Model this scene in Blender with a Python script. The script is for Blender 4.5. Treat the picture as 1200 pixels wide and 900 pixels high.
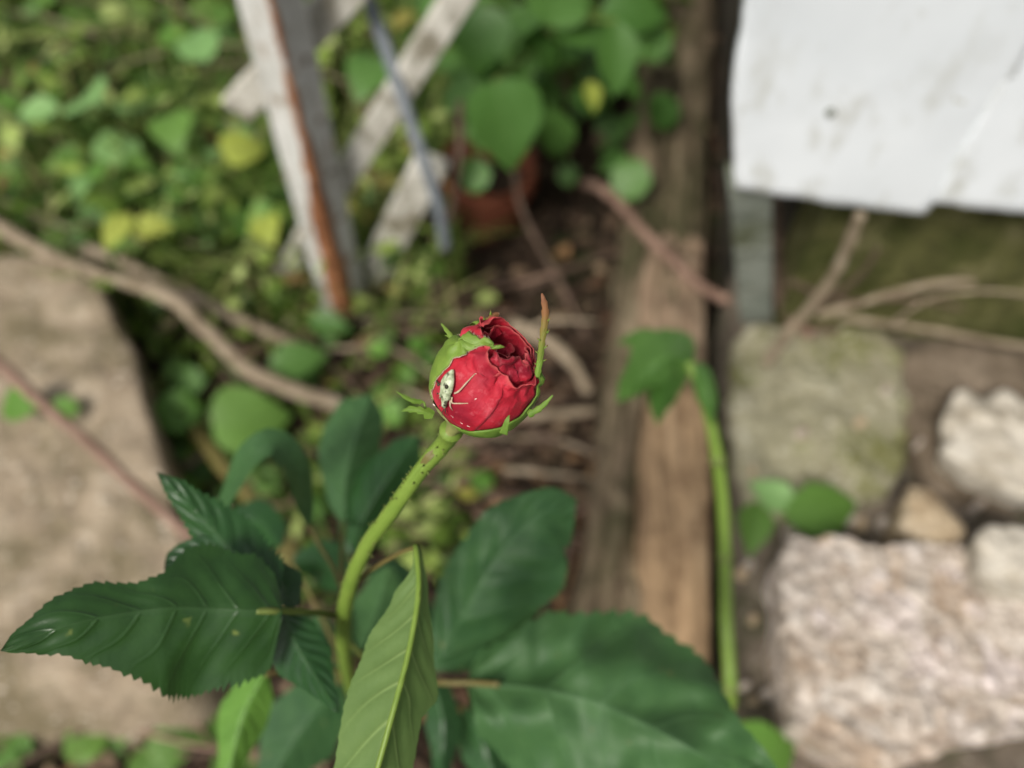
import bpy, math, random
from mathutils import Vector, Matrix, noise, Euler
from mathutils.bvhtree import BVHTree
R = math.radians
for o in list(bpy.data.objects): bpy.data.objects.remove(o)
SC = bpy.context.scene
COL = SC.collection
# ------------------------------------------------------------------ camera
CAM_H, DEP, FPX = 0.62, R(57), 900.0
cam = bpy.data.cameras.new('camera'); camo = bpy.data.objects.new('camera', cam); COL.objects.link(camo)
camo.location = (0, 0, CAM_H); camo.rotation_euler = (R(90) - DEP, 0, 0)
cam.sensor_width = 36; cam.lens = 27; cam.clip_start = 0.01; cam.clip_end = 500
cam.dof.use_dof = True; cam.dof.focus_distance = 0.156; cam.dof.aperture_fstop = 6.4
SC.camera = camo
# ------------------------------------------------------------------ sky, sun, exposure (bright overcast)
SUN_EL, SUN_AZ = R(50), R(-145)        # azimuth from +Y towards +X
W = bpy.data.worlds.new('World'); SC.world = W; W.use_nodes = True
nt = W.node_tree; bg = nt.nodes['Background']
sky = nt.nodes.new('ShaderNodeTexSky'); sky.sky_type = 'NISHITA'; sky.sun_disc = False
sky.sun_elevation = SUN_EL; sky.sun_rotation = SUN_AZ; sky.dust_density = 4.0; sky.air_density = 1.0; sky.ozone_density = 1.0
hs = nt.nodes.new('ShaderNodeHueSaturation'); hs.inputs['Saturation'].default_value = 0.22   # cloud cover greys the sky
nt.links.new(sky.outputs[0], hs.inputs['Color']); nt.links.new(hs.outputs[0], bg.inputs[0]); bg.inputs[1].default_value = 0.06
sl = bpy.data.lights.new('sun', 'SUN'); sl.energy = 1.5; sl.angle = R(16); sl.color = (1.0, 0.94, 0.84)
so = bpy.data.objects.new('sun', sl); COL.objects.link(so)
sd = Vector((math.sin(SUN_AZ) * math.cos(SUN_EL), math.cos(SUN_AZ) * math.cos(SUN_EL), math.sin(SUN_EL)))
so.rotation_euler = sd.to_track_quat('Z', 'Y').to_euler(); so.location = sd * 5
SC.view_settings.view_transform = 'Standard'; SC.view_settings.look = 'None'; SC.view_settings.gamma = 1
SC.view_settings.exposure = 1.1
SC.render.engine = 'CYCLES'
SC.cycles.max_bounces = 4; SC.cycles.diffuse_bounces = 2; SC.cycles.use_adaptive_sampling = True; SC.cycles.adaptive_threshold = 0.015; SC.cycles.glossy_bounces = 2; SC.cycles.transmission_bounces = 3; SC.cycles.caustics_reflective = False; SC.cycles.caustics_refractive = False

# ------------------------------------------------------------------ helpers
CP = Vector((0, 0, CAM_H)); FW = Vector((0, math.cos(DEP), -math.sin(DEP)))
RT = Vector((1, 0, 0)); UP = Vector((0, math.sin(DEP), math.cos(DEP)))
def ray(px, py): return FW + RT * ((px - 600) / FPX) + UP * ((450 - py) / FPX)
def P(px, py, d): return CP + ray(px, py) * d                      # point at depth d
def G(px, py, z=0.0):                                               # point on the level plane z
    r = ray(px, py); return CP + r * ((z - CAM_H) / r.z)
def V(px, py, y):                                                   # point on the upright plane y
    r = ray(px, py); return CP + r * (y / r.y)
rnd = random.Random(7)
def cr(pts, n):
    """Catmull-Rom through tuples; n samples + 1"""
    pts = [tuple(p) for p in pts]; k = len(pts) - 1; out = []
    for i in range(n + 1):
        t = i / n * k; a = min(int(t), k - 1); f = t - a
        p0 = pts[max(a - 1, 0)]; p1 = pts[a]; p2 = pts[a + 1]; p3 = pts[min(a + 2, k)]
        out.append(tuple(0.5 * (2 * b + (c - a_) * f + (2 * a_ - 5 * b + 4 * c - d_) * f * f + (3 * b - a_ - 3 * c + d_) * f ** 3)
                   for a_, b, c, d_ in zip(p0, p1, p2, p3)))
    return out
def interp(tab, u):
    if u <= tab[0][0]: return tab[0][1]
    for (a, x), (b, y) in zip(tab, tab[1:]):
        if u <= b:
            f = (u - a) / (b - a); f = f * f * (3 - 2 * f) * .5 + f * .5
            return x + (y - x) * f
    return tab[-1][1]
def nz(v, s=1.0, seed=0.0): return noise.noise(Vector(v) * s + Vector((seed, seed * 1.7, -seed)))
def fbm(v, s, seed=0, o=4): return noise.fractal(Vector(v) * s + Vector((seed * 3.1, seed, -seed * 2)), 1.0, 2.0, o)
class MB:
    def __init__(self): self.v = []; self.f = []; self.uv = {}
    def add(self, vs, fs, uvs=None):
        b = len(self.v); self.v += [Vector(x) for x in vs]; self.f += [tuple(b + i for i in f) for f in fs]
        if uvs:
            for i, u in enumerate(uvs): self.uv[b + i] = u
    def grid(self, rows, uvs=None, closed=False, flip=False):
        n, m = len(rows), len(rows[0]); vs = [p for r in rows for p in r]; fs = []
        for i in range(n - 1):
            for j in range(m if closed else m - 1):
                k = (j + 1) % m
                q = (i * m + j, i * m + k, (i + 1) * m + k, (i + 1) * m + j)
                fs.append(q[::-1] if flip else q)
        self.add(vs, fs, [u for r in uvs for u in r] if uvs else None)
    def tube(self, pts, rads, seg=8, rough=0.0, seed=0.0):
        n = len(pts); pts = [Vector(p) for p in pts]; rows = []; ref = None
        for i in range(n):
            t = (pts[min(i + 1, n - 1)] - pts[max(i - 1, 0)]).normalized()
            if ref is None: ref = t.orthogonal().normalized()
            ref = (ref - t * ref.dot(t)).normalized(); b = t.cross(ref)
            r = rads[i] if hasattr(rads, '__len__') else rads
            row = []
            for j in range(seg):
                a = 2 * math.pi * j / seg; d = ref * math.cos(a) + b * math.sin(a)
                rr = r * (1 + rough * nz(pts[i] + d * r, 0.7 / max(r, 1e-5) * .5, seed))
                row.append(pts[i] + d * rr)
            rows.append(row)
        self.grid(rows, [[(i / n, j / seg) for j in range(seg)] for i in range(n)], True)
        b = len(self.v) - n * seg
        self.f.append(tuple(b + j for j in range(seg))[::-1]); self.f.append(tuple(b + (n - 1) * seg + j for j in range(seg)))
    def box(self, M, sx, sy, sz):
        c = [M @ Vector((x * sx, y * sy, z * sz)) for x in (-.5, .5) for y in (-.5, .5) for z in (-.5, .5)]
        self.add(c, [(0, 1, 3, 2), (4, 6, 7, 5), (0, 4, 5, 1), (2, 3, 7, 6), (0, 2, 6, 4), (1, 5, 7, 3)])
    def build(self, name, mat, parent=None, smooth=True, loc=None):
        off = Vector(loc) if loc is not None else Vector((0, 0, 0))
        po = woff(parent) if parent else Vector((0, 0, 0))
        me = bpy.data.meshes.new(name)
        me.from_pydata([tuple(v - po - off) for v in self.v], [], self.f)
        if self.uv:
            uvl = me.uv_layers.new(name='UVMap'); vi = [0] * len(me.loops); me.loops.foreach_get('vertex_index', vi)
            flat = []
            for i in vi: flat += list(self.uv.get(i, (0, 0)))
            uvl.data.foreach_set('uv', flat)
        me.materials.append(mat)
        if smooth: me.polygons.foreach_set('use_smooth', [True] * len(me.polygons))
        me.update()
        o = bpy.data.objects.new(name, me); COL.objects.link(o); o.parent = parent; o.location = off
        return o
def woff(o):
    v = Vector((0, 0, 0))
    while o: v += o.location; o = o.parent
    return v
def tag(o, label, cat, group=None, kind=None):
    if label: o['label'] = label
    if cat: o['category'] = cat
    if group: o['group'] = group
    if kind: o['kind'] = kind
    return o
def empty(name, loc, label, cat, group=None):
    o = bpy.data.objects.new(name, None); o.empty_display_size = .01; COL.objects.link(o); o.location = loc
    return tag(o, label, cat, group)

# ------------------------------------------------------------------ materials
def newmat(name):
    m = bpy.data.materials.new(name); m.use_nodes = True
    return m, m.node_tree, m.node_tree.nodes['Principled BSDF']
def N(t, typ, **kw):
    n = t.nodes.new(typ)
    for k, v in kw.items(): setattr(n, k, v)
    return n
def setin(n, **kw):
    for k, v in kw.items(): n.inputs[k.replace('_', ' ')].default_value = v
def ramp(t, src, stops):
    r = N(t, 'ShaderNodeValToRGB'); e = r.color_ramp.elements
    while len(e) < len(stops): e.new(0.5)
    for x, (p, c) in zip(e, stops):
        x.position = p; x.color = (c, c, c, 1) if not hasattr(c, '__len__') else (*c, 1)
    t.links.new(src, r.inputs[0]); return r.outputs[0]
def mathn(t, op, a, b=None, clamp=False):
    n = N(t, 'ShaderNodeMath', operation=op); n.use_clamp = clamp
    for i, x in enumerate((a, b)):
        if x is None: continue
        if isinstance(x, (int, float)): n.inputs[i].default_value = x
        else: t.links.new(x, n.inputs[i])
    return n.outputs[0]
def mixc(t, fac, a, b, blend='MIX'):
    n = N(t, 'ShaderNodeMix', data_type='RGBA', blend_type=blend)
    for i, x in ((0, fac), (6, a), (7, b)):
        if isinstance(x, (int, float)): n.inputs[i].default_value = x
        elif isinstance(x, tuple): n.inputs[i].default_value = (*x, 1)
        else: t.links.new(x, n.inputs[i])
    return n.outputs[2]
def tex(t, kind, scale, detail=4, rough=.6, coord='Object', stretch=None, dist=0):
    tc = N(t, 'ShaderNodeTexCoord'); src = tc.outputs[coord]
    if stretch:
        mp = N(t, 'ShaderNodeMapping'); mp.inputs['Scale'].default_value = stretch; t.links.new(src, mp.inputs[0]); src = mp.outputs[0]
    if kind == 'noise':
        n = N(t, 'ShaderNodeTexNoise'); setin(n, Scale=scale, Detail=detail, Roughness=rough, Distortion=dist); o = n.outputs[0]
    else:
        n = N(t, 'ShaderNodeTexVoronoi'); setin(n, Scale=scale); o = n.outputs[0]
    t.links.new(src, n.inputs['Vector']); return o
def bump(t, b, h, strength, dist):
    n = N(t, 'ShaderNodeBump'); n.inputs['Strength'].default_value = strength; n.inputs['Distance'].default_value = dist
    t.links.new(h, n.inputs['Height']); t.links.new(n.outputs[0], b.inputs['Normal'])
def rough_mat(name, cols, scale, rough=.85, bs=.5, bd=.003, stretch=None, patch=None, pscale=8, plim=(.5, .62), speck=None):
    """mottled mineral / wood / soil material"""
    m, t, b = newmat(name)
    n1 = tex(t, 'noise', scale, 5, .65, stretch=stretch)
    k = len(cols) - 1
    c = ramp(t, n1, [(.3 + .42 * i / k, x) for i, x in enumerate(cols)])
    if patch:
        n2 = tex(t, 'noise', pscale, 4, .7)
        c = mixc(t, ramp(t, n2, [(plim[0], 0.0), (plim[1], 1.0)]), c, patch)
    if speck:
        n3 = tex(t, 'noise', scale * 6, 3, .6)
        c = mixc(t, ramp(t, n3, [(.62, 0.0), (.68, 1.0)]), c, speck)
    t.links.new(c, b.inputs['Base Color']); b.inputs['Roughness'].default_value = rough; b.inputs['Specular IOR Level'].default_value = .15
    n4 = tex(t, 'noise', scale * 4, 4, .7, stretch=stretch)
    bump(t, b, mathn(t, 'ADD', n1, n4), bs, bd)
    return m
def leaf_mat(name, a, bcol, vein, rough=.38, trans=.25, nv=7, vs=.5, spec=.5, scale=120, spots=None, bstr=.35, bdist=.0008):
    m, t, b = newmat(name)
    uv = N(t, 'ShaderNodeUVMap'); sp = N(t, 'ShaderNodeSeparateXYZ'); t.links.new(uv.outputs[0], sp.inputs[0])
    u, v = sp.outputs[0], mathn(t, 'ABSOLUTE', sp.outputs[1])
    mid = mathn(t, 'SUBTRACT', 1.0, mathn(t, 'MULTIPLY', v, 18.0), True)
    bend = mathn(t, 'MULTIPLY', mathn(t, 'POWER', v, 1.2), .22)
    fr = mathn(t, 'FRACT', mathn(t, 'MULTIPLY', mathn(t, 'SUBTRACT', u, bend), float(nv)))
    lat = mathn(t, 'SUBTRACT', 1.0, mathn(t, 'MULTIPLY', mathn(t, 'ABSOLUTE', mathn(t, 'SUBTRACT', fr, .5)), 11.0), True)
    lat = mathn(t, 'MULTIPLY', lat, mathn(t, 'SUBTRACT', 1.05, v, True))
    net = ramp(t, tex(t, 'vor', 900), [(.0, 0.0), (.6, .35)]) if 'rose' in name else None
    vm = mathn(t, 'MAXIMUM', mid, mathn(t, 'MULTIPLY', lat, .75))
    n1 = tex(t, 'noise', scale, 3, .6)
    oi = N(t, 'ShaderNodeObjectInfo')
    f = mathn(t, 'ADD', mathn(t, 'MULTIPLY', oi.outputs['Random'], .55), mathn(t, 'MULTIPLY', ramp(t, n1, [(.3, 0.0), (.7, 1.0)]), .5), True)
    c = mixc(t, f, a, bcol)
    c = mixc(t, mathn(t, 'MULTIPLY', vm, vs), c, vein)
    if spots:
        c = mixc(t, ramp(t, tex(t, 'noise', scale * 1.6, 2, .5), [(.70, 0.0), (.76, 1.0)]), c, spots)
    t.links.new(c, b.inputs['Base Color'])
    setin(b, Roughness=rough, IOR=1.45); b.inputs['Specular IOR Level'].default_value = spec
    h = mathn(t, 'SUBTRACT', mathn(t, 'MULTIPLY', net, .25), vm) if net else mathn(t, 'SUBTRACT', 0.0, vm)
    bump(t, b, mathn(t, 'ADD', h, mathn(t, 'MULTIPLY', n1, .6)), bstr, bdist)
    tr = N(t, 'ShaderNodeBsdfTranslucent'); mc = mixc(t, .4, c, (0.25, .4, .04)); t.links.new(mc, tr.inputs[0])
    mx = N(t, 'ShaderNodeMixShader'); mx.inputs[0].default_value = trans
    t.links.new(b.outputs[0], mx.inputs[1]); t.links.new(tr.outputs[0], mx.inputs[2])
    t.links.new(mx.outputs[0], t.nodes['Material Output'].inputs[0])
    return m
def scatter_mat(name, stops, rough=.5, trans=.2):
    """small loose leaves or bits: one tint for each piece"""
    m, t, b = newmat(name)
    g = N(t, 'ShaderNodeNewGeometry')
    c = ramp(t, g.outputs['Random Per Island'], stops)
    c = mixc(t, .35, c, ramp(t, tex(t, 'noise', 90, 4), [(.3, .3), (.7, 1.0)]), 'MULTIPLY')
    t.links.new(c, b.inputs['Base Color']); b.inputs['Roughness'].default_value = rough; b.inputs['Specular IOR Level'].default_value = .2
    tr = N(t, 'ShaderNodeBsdfTranslucent'); t.links.new(c, tr.inputs[0])
    mx = N(t, 'ShaderNodeMixShader'); mx.inputs[0].default_value = trans
    t.links.new(b.outputs[0], mx.inputs[1]); t.links.new(tr.outputs[0], mx.inputs[2])
    t.links.new(mx.outputs[0], t.nodes['Material Output'].inputs[0])
    return m
M = {}
M['soil'] = rough_mat('soil', [(.012, .009, .006), (.034, .024, .016), (.075, .052, .036)], 26, .95, .9, .012, patch=(.03, .04, .012), pscale=5)
M['flag'] = rough_mat('flagstone', [(.20, .155, .105), (.33, .265, .19), (.42, .35, .26)], 22, .9, .7, .006, patch=(.17, .14, .085), pscale=14, plim=(.46, .64), speck=(.52, .46, .38))
M['rubble'] = rough_mat('pale_rubble', [(.24, .175, .125), (.60, .52, .45), (.74, .68, .62)], 60, .9, .8, .006, patch=(.44, .31, .2), pscale=26, plim=(.54, .66), speck=(.6, .55, .5))
def conglomerate():
    m, t, b = newmat('conglomerate')
    def cells(sc):
        tc = N(t, 'ShaderNodeTexCoord'); n = N(t, 'ShaderNodeTexVoronoi'); setin(n, Scale=sc, Randomness=1.0); t.links.new(tc.outputs['Object'], n.inputs['Vector'])
        sp = N(t, 'ShaderNodeSeparateColor'); t.links.new(n.outputs['Color'], sp.inputs[0]); return sp.outputs[0], n.outputs['Distance']
    a, d = cells(45); a2, d2 = cells(120)
    c1 = ramp(t, a, [(0, (.40, .29, .20)), (.25, (.52, .44, .37)), (.6, (.62, .56, .50)), (.85, (.66, .58, .56)), (1, (.46, .34, .23))])
    c2 = ramp(t, a2, [(0, (.30, .22, .16)), (.35, (.55, .48, .41)), (1, (.70, .65, .59))])
    c = mixc(t, ramp(t, tex(t, 'noise', 40, 4, .6), [(.35, .1), (.65, .6)]), c1, c2)
    n1 = tex(t, 'noise', 130, 5, .7)
    c = mixc(t, ramp(t, n1, [(.42, .6), (.56, 0.0)]), c, (.25, .19, .14))
    t.links.new(c, b.inputs['Base Color']); b.inputs['Roughness'].default_value = .95; b.inputs['Specular IOR Level'].default_value = .15
    bump(t, b, mathn(t, 'SUBTRACT', n1, mathn(t, 'MULTIPLY', d2, .7)), .8, .005); return m
M['conglomerate'] = conglomerate()
M['chalk'] = rough_mat('chalk_stone', [(.30, .255, .19), (.52, .475, .40), (.66, .62, .55)], 30, .9, .8, .006, patch=(.38, .30, .17), pscale=24, plim=(.58, .7))
M['ochre'] = rough_mat('ochre_stone', [(.24, .16, .085), (.42, .33, .22), (.56, .47, .36)], 40, .9, .8, .004)
M['mossstone'] = rough_mat('lichen_stone', [(.16, .145, .085), (.30, .28, .19), (.45, .425, .33)], 30, .95, .7, .005, patch=(.15, .15, .06), pscale=14, speck=(.45, .43, .36))
M['concrete'] = rough_mat('dirty_concrete', [(.06, .05, .038), (.13, .105, .08), (.21, .175, .135)], 24, .95, .7, .005, patch=(.045, .05, .022), pscale=8, speck=(.24, .21, .17))
M['mosswall'] = rough_mat('mossy_wall', [(.04, .042, .014), (.12, .12, .042), (.24, .22, .11)], 30, .97, 1.0, .01, patch=(.06, .07, .018), pscale=12, speck=(.025, .02, .012))
M['pillar'] = rough_mat('grey_pillar', [(.13, .15, .125), (.22, .24, .205), (.3, .32, .28)], 30, .9, .4, .002, patch=(.1, .11, .07), pscale=14)
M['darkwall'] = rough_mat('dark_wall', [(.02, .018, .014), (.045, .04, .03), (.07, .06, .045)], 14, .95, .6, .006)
M['log'] = rough_mat('weathered_log', [(.08, .06, .04), (.22, .17, .11), (.36, .29, .20)], 40, .9, 1.0, .008, stretch=(1, .16, 1), patch=(.085, .08, .04), pscale=12, plim=(.42, .6), speck=(.06, .045, .03))
M['split'] = rough_mat('split_wood', [(.14, .09, .055), (.42, .285, .165), (.56, .41, .26)], 75, .8, 1.0, .004, stretch=(1, .09, 1), patch=(.22, .14, .08), pscale=26, plim=(.52, .68))
M['bark'] = rough_mat('bark', [(.07, .05, .033), (.19, .14, .095), (.33, .255, .18)], 60, .95, .9, .004, stretch=(1, .2, 1))
M['twig'] = rough_mat('dry_twig', [(.13, .10, .065), (.27, .215, .15), (.40, .335, .25)], 70, .9, .6, .002)
M['redtwig'] = rough_mat('red_stem', [(.12, .07, .05), (.22, .14, .105), (.32, .22, .165)], 60, .75, .4, .001)
M['darktwig'] = rough_mat('dark_twig', [(.05, .035, .025), (.11, .075, .055), (.17, .12, .09)], 70, .9, .6, .002)
M['terracotta'] = rough_mat('terracotta', [(.09, .03, .018), (.2, .065, .035), (.28, .1, .055)], 18, .85, .3, .002, patch=(.06, .035, .02), pscale=10)
M['lattice'] = rough_mat('old_white_paint', [(.28, .26, .21), (.54, .52, .46), (.66, .64, .58)], 50, .8, .5, .002, stretch=(1, 1, .4), patch=(.17, .15, .10), pscale=26, plim=(.5, .64))
M['rod'] = rough_mat('blue_grey_rod', [(.09, .105, .12), (.17, .19, .21), (.25, .27, .285)], 40, .6, .2, .001)

def white_board():
    m, t, b = newmat('white_board_paint')
    n1 = tex(t, 'noise', 7, 6, .6)
    c = ramp(t, n1, [(.3, (.55, .585, .61)), (.7, (.65, .68, .705))])
    st = tex(t, 'noise', 42, 4, .65, stretch=(1, 1, .55)); area = tex(t, 'noise', 6, 3, .5)
    f = mathn(t, 'MULTIPLY', ramp(t, st, [(.52, 0.0), (.66, 1.0)]), ramp(t, area, [(.32, 0.0), (.55, .6)]))
    c = mixc(t, f, c, (.36, .36, .31))
    f2 = ramp(t, tex(t, 'noise', 120, 2, .5), [(.7, 0.0), (.76, .6)])
    c = mixc(t, f2, c, (.3, .28, .2))
    t.links.new(c, b.inputs['Base Color']); b.inputs['Roughness'].default_value = .5
    bump(t, b, n1, .15, .004); return m
M['board'] = white_board()
def rust_post():
    m, t, b = newmat('rusty_white_metal')
    uv = N(t, 'ShaderNodeUVMap'); sp = N(t, 'ShaderNodeSeparateXYZ'); t.links.new(uv.outputs[0], sp.inputs[0])
    n = tex(t, 'noise', 28, 6, .7, stretch=(1, 1, .35)); n2 = tex(t, 'noise', 60, 5, .7)
    c = ramp(t, n, [(.3, (.28, .275, .24)), (.5, (.5, .5, .47)), (.68, (.66, .66, .64))])
    c = mixc(t, ramp(t, n2, [(.53, 0.0), (.64, .8)]), c, (.25, .19, .13))
    # rust bleeding along the front corner (uv.x = 0 there), wavering with the noise and rising from the foot
    dist = mathn(t, 'ABSOLUTE', sp.outputs[0])
    wav = mathn(t, 'ADD', mathn(t, 'MULTIPLY', mathn(t, 'SUBTRACT', n, .5), 1.3), dist)
    lim = mathn(t, 'ADD', .10, mathn(t, 'MULTIPLY', mathn(t, 'SUBTRACT', 1.0, sp.outputs[1]), .62))
    f = mathn(t, 'MULTIPLY', mathn(t, 'SUBTRACT', lim, wav), 9.0, True)
    rc = ramp(t, n2, [(.3, (.10, .035, .014)), (.55, (.25, .10, .04)), (.75, (.38, .2, .1))])
    c = mixc(t, f, c, rc)
    t.links.new(c, b.inputs['Base Color']); b.inputs['Roughness'].default_value = .7
    bump(t, b, mathn(t, 'ADD', n2, f), .4, .0015); return m
M['post'] = rust_post()
# leaves
M['rose'] = leaf_mat('rose_leaf', (.012, .045, .014), (.026, .085, .02), (.05, .12, .035), .34, .12, 8, .45, .5)
M['rose_mid'] = leaf_mat('rose_leaf_matt', (.022, .07, .022), (.055, .13, .04), (.085, .17, .075), .56, .12, 6, .4, .4, bstr=.5, bdist=.001, spots=(.09, .12, .04))
M['rose_hero'] = leaf_mat('rose_leaf_glossy', (.012, .040, .010), (.03, .085, .017), (.045, .10, .03), .35, .1, 8, .32, .5, bstr=.35, bdist=.0007, spots=(.12, .16, .035))
M['rose_under'] = leaf_mat('rose_leaf_underside', (.11, .19, .055), (.16, .25, .075), (.34, .46, .16), .6, .3, 7, .8, .3)
M['fresh'] = leaf_mat('fresh_leaf', (.07, .18, .025), (.16, .33, .055), (.16, .3, .09), .45, .3, 6, .4, .4)
M['weed'] = leaf_mat('weed_leaf', (.05, .13, .02), (.17, .32, .06), (.14, .26, .08), .5, .3, 5, .3, .4, scale=50)
M['pale'] = leaf_mat('pale_leaf', (.16, .33, .10), (.28, .47, .17), (.26, .4, .18), .5, .3, 5, .3, .4, scale=50)
M['climb'] = leaf_mat('climber_leaf', (.04, .12, .02), (.11, .23, .05), (.14, .25, .08), .45, .3, 5, .3, .45, scale=50)
M['yellow'] = leaf_mat('yellow_leaf', (.30, .38, .05), (.50, .52, .12), (.5, .5, .2), .55, .35, 5, .3, .3, scale=50)
M['dead'] = leaf_mat('dead_leaf', (.14, .07, .03), (.36, .22, .11), (.25, .15, .08), .8, .15, 6, .4, .2, scale=60)
M['stem'] = leaf_mat('green_stem', (.13, .22, .03), (.20, .29, .05), (.2, .3, .05), .42, .1, 3, .1, .4, scale=200)
M['stem_dull'] = leaf_mat('dull_stem', (.10, .15, .03), (.17, .20, .05), (.2, .2, .05), .5, .1, 3, .1, .4, scale=200)
M['petiole'] = leaf_mat('brown_petiole', (.13, .09, .03), (.17, .16, .05), (.2, .15, .05), .5, .1, 3, .1, .4, scale=200)

# ------------------------------------------------------------------ leaf shapes
def sgj(j): return -1 if j < 0 else 1
def leaf_px(mb, mid, wl, wr, nu=44, nv=6, tilt=(0, 0), teeth=0, tdepth=.028, quilt=0.0, nvein=8, cup=0.0, seed=0, ripple=0.0, wavy=0.0):
    """leaf laid along a midrib of (px, py, depth); wl / wr = half widths in px on its two sides, tilt = depth per px sideways"""
    s = cr(mid, nu); rows = []; uvs = []
    for i, (x, y, d) in enumerate(s):
        u = i / nu
        x0, y0, _ = s[max(i - 1, 0)]; x1, y1, _ = s[min(i + 1, nu)]
        tx, ty = x1 - x0, y1 - y0; l = math.hypot(tx, ty) or 1; tx /= l; ty /= l
        nx, ny = ty, -tx
        row = []; ur = []
        for j in range(-nv, nv + 1):
            f = abs(j) / nv; w = interp(wl if j < 0 else wr, u); tl = tilt[0] if j < 0 else tilt[1]
            if teeth:
                ph = (u * teeth) % 1.0
                tk = math.floor(u * teeth); ta = .5 + abs(nz((tk * 3.7, seed + sgj(j), 1.5), 1)) * 2.2
                w *= 1 + tdepth * ta * (ph - .5) * (f ** 6) * 2
                w *= 1 + .07 * nz((u * 7, seed, sgj(j) * 3), 1) * f
            sg = -1 if j < 0 else 1
            dd = d + tl * w * f + cup * (w * f) ** 2
            dd += quilt * math.sin((u - .22 * f ** 1.2) * nvein * 2 * math.pi) * math.sin(math.pi * min(f * 1.05, 1)) * .5
            dd += ripple * math.sin(u * 11 + seed + sg) * f * f + quilt * 1.2 * nz((x * .02, y * .02, seed), 1)
            if wavy: dd += wavy * (nz(((x + nx * w * f * sg) * .016, (y + ny * w * f * sg) * .016, seed), 1))
            sweep = -tdepth * w * .0
            row.append(P(x + nx * w * f * sg + tx * sweep, y + ny * w * f * sg + ty * sweep, dd))
            ur.append((u, sg * f))
        rows.append(row); uvs.append(ur)
    mb.grid(rows, uvs)
def leaf_unit(name, mat, shape, fold=.25, droop=.25, nu=10, nv=3, teeth=0, wave=0.0, twist=0):
    """leaf of length 1 along +X, its upper side +Z"""
    mb = MB(); rows = []; uvs = []
    for i in range(nu + 1):
        u = i / nu; w = interp(shape, u); row = []; ur = []
        a = droop * u * 1.6; x = math.sin(a) / max(droop * 1.6, 1e-3) if droop else u
        z0 = -(1 - math.cos(a)) / max(droop * 1.6, 1e-3)
        for j in range(-nv, nv + 1):
            f = j / nv; ww = w * (1 + (teeth * ((i % 2) - .5) if abs(j) == nv else 0))
            row.append(Vector((x, ww * f, z0 + fold * w * abs(f) + wave * math.sin(u * 9 + f * 2) * abs(f) + twist * f * u * w))); ur.append((u, f))
        rows.append(row); uvs.append(ur)
    mb.grid(rows, uvs)
    o = mb.build(name, mat); me = o.data; bpy.data.objects.remove(o); return me
OV = [(0, .02), (.12, .2), (.35, .33), (.6, .27), (.85, .12), (1, .0)]
HT = [(0, .16), (.06, .34), (.25, .45), (.5, .4), (.8, .18), (1, .0)]
LN = [(0, .03), (.2, .1), (.5, .13), (.8, .08), (1, 0)]
RD = [(0, .05), (.15, .33), (.45, .48), (.75, .4), (.93, .2), (1, .02)]
LU = {}
for mn in ('weed', 'pale', 'yellow', 'climb', 'fresh', 'dead'):
    LU[mn] = [leaf_unit('leaf', M[mn], OV, .25, .35, teeth=.12, nu=14), leaf_unit('leaf', M[mn], HT, .15, .5, wave=.02),
              leaf_unit('leaf', M[mn], RD, .12, .25, wave=.03), leaf_unit('leaf', M[mn], LN, .3, .7)]
LU['dead'] = [leaf_unit('leaf', M['dead'], OV, .5, .9, wave=.08), leaf_unit('leaf', M['dead'], RD, .35, -.8, wave=.1), leaf_unit('leaf', M['dead'], LN, .6, 1.1, wave=.04)]
def orient(loc, dirv, upv, s):
    x = Vector(dirv).normalized(); z = Vector(upv); z = z - x * z.dot(x)
    z = z.normalized() if z.length > 1e-5 else x.orthogonal().normalized(); y = z.cross(x)
    m = Matrix((x, y, z)).transposed().to_4x4()
    return Matrix.Translation(loc) @ m @ Matrix.Scale(s, 4)
def put(name, me, parent, loc, dirv, upv, s):
    o = bpy.data.objects.new(name, me); COL.objects.link(o); o.parent = parent
    o.matrix_basis = orient(Vector(loc) - (woff(parent) if parent else Vector((0, 0, 0))), dirv, upv, s); return o

# ------------------------------------------------------------------ ground
def gz(x, y):
    near = max(0, 1 - max(abs(x) - 1.2, abs(y - .6) - 1.2, 0) / 1.0)
    return (.012 * fbm((x, y, 0), 7, 1) + .005 * fbm((x, y, 0), 40, 2, 3)) * near - .004
def build_ground():
    xs = [-200, -60, -20, -8, -4, -2.5, -1.8] + [-1.4 + 2.8 * i / 160 for i in range(161)] + [1.8, 2.5, 4, 8, 20, 60, 200]
    ys = [-200, -60, -20, -8, -3, -1.5, -.8] + [-.4 + 2.2 * i / 130 for i in range(131)] + [2.2, 3, 5, 9, 20, 60, 250]
    mb = MB(); mb.grid([[Vector((x, y, gz(x, y))) for x in xs] for y in ys])
    tag(mb.build('ground', M['soil']), None, None, kind='structure')
build_ground()

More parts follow.
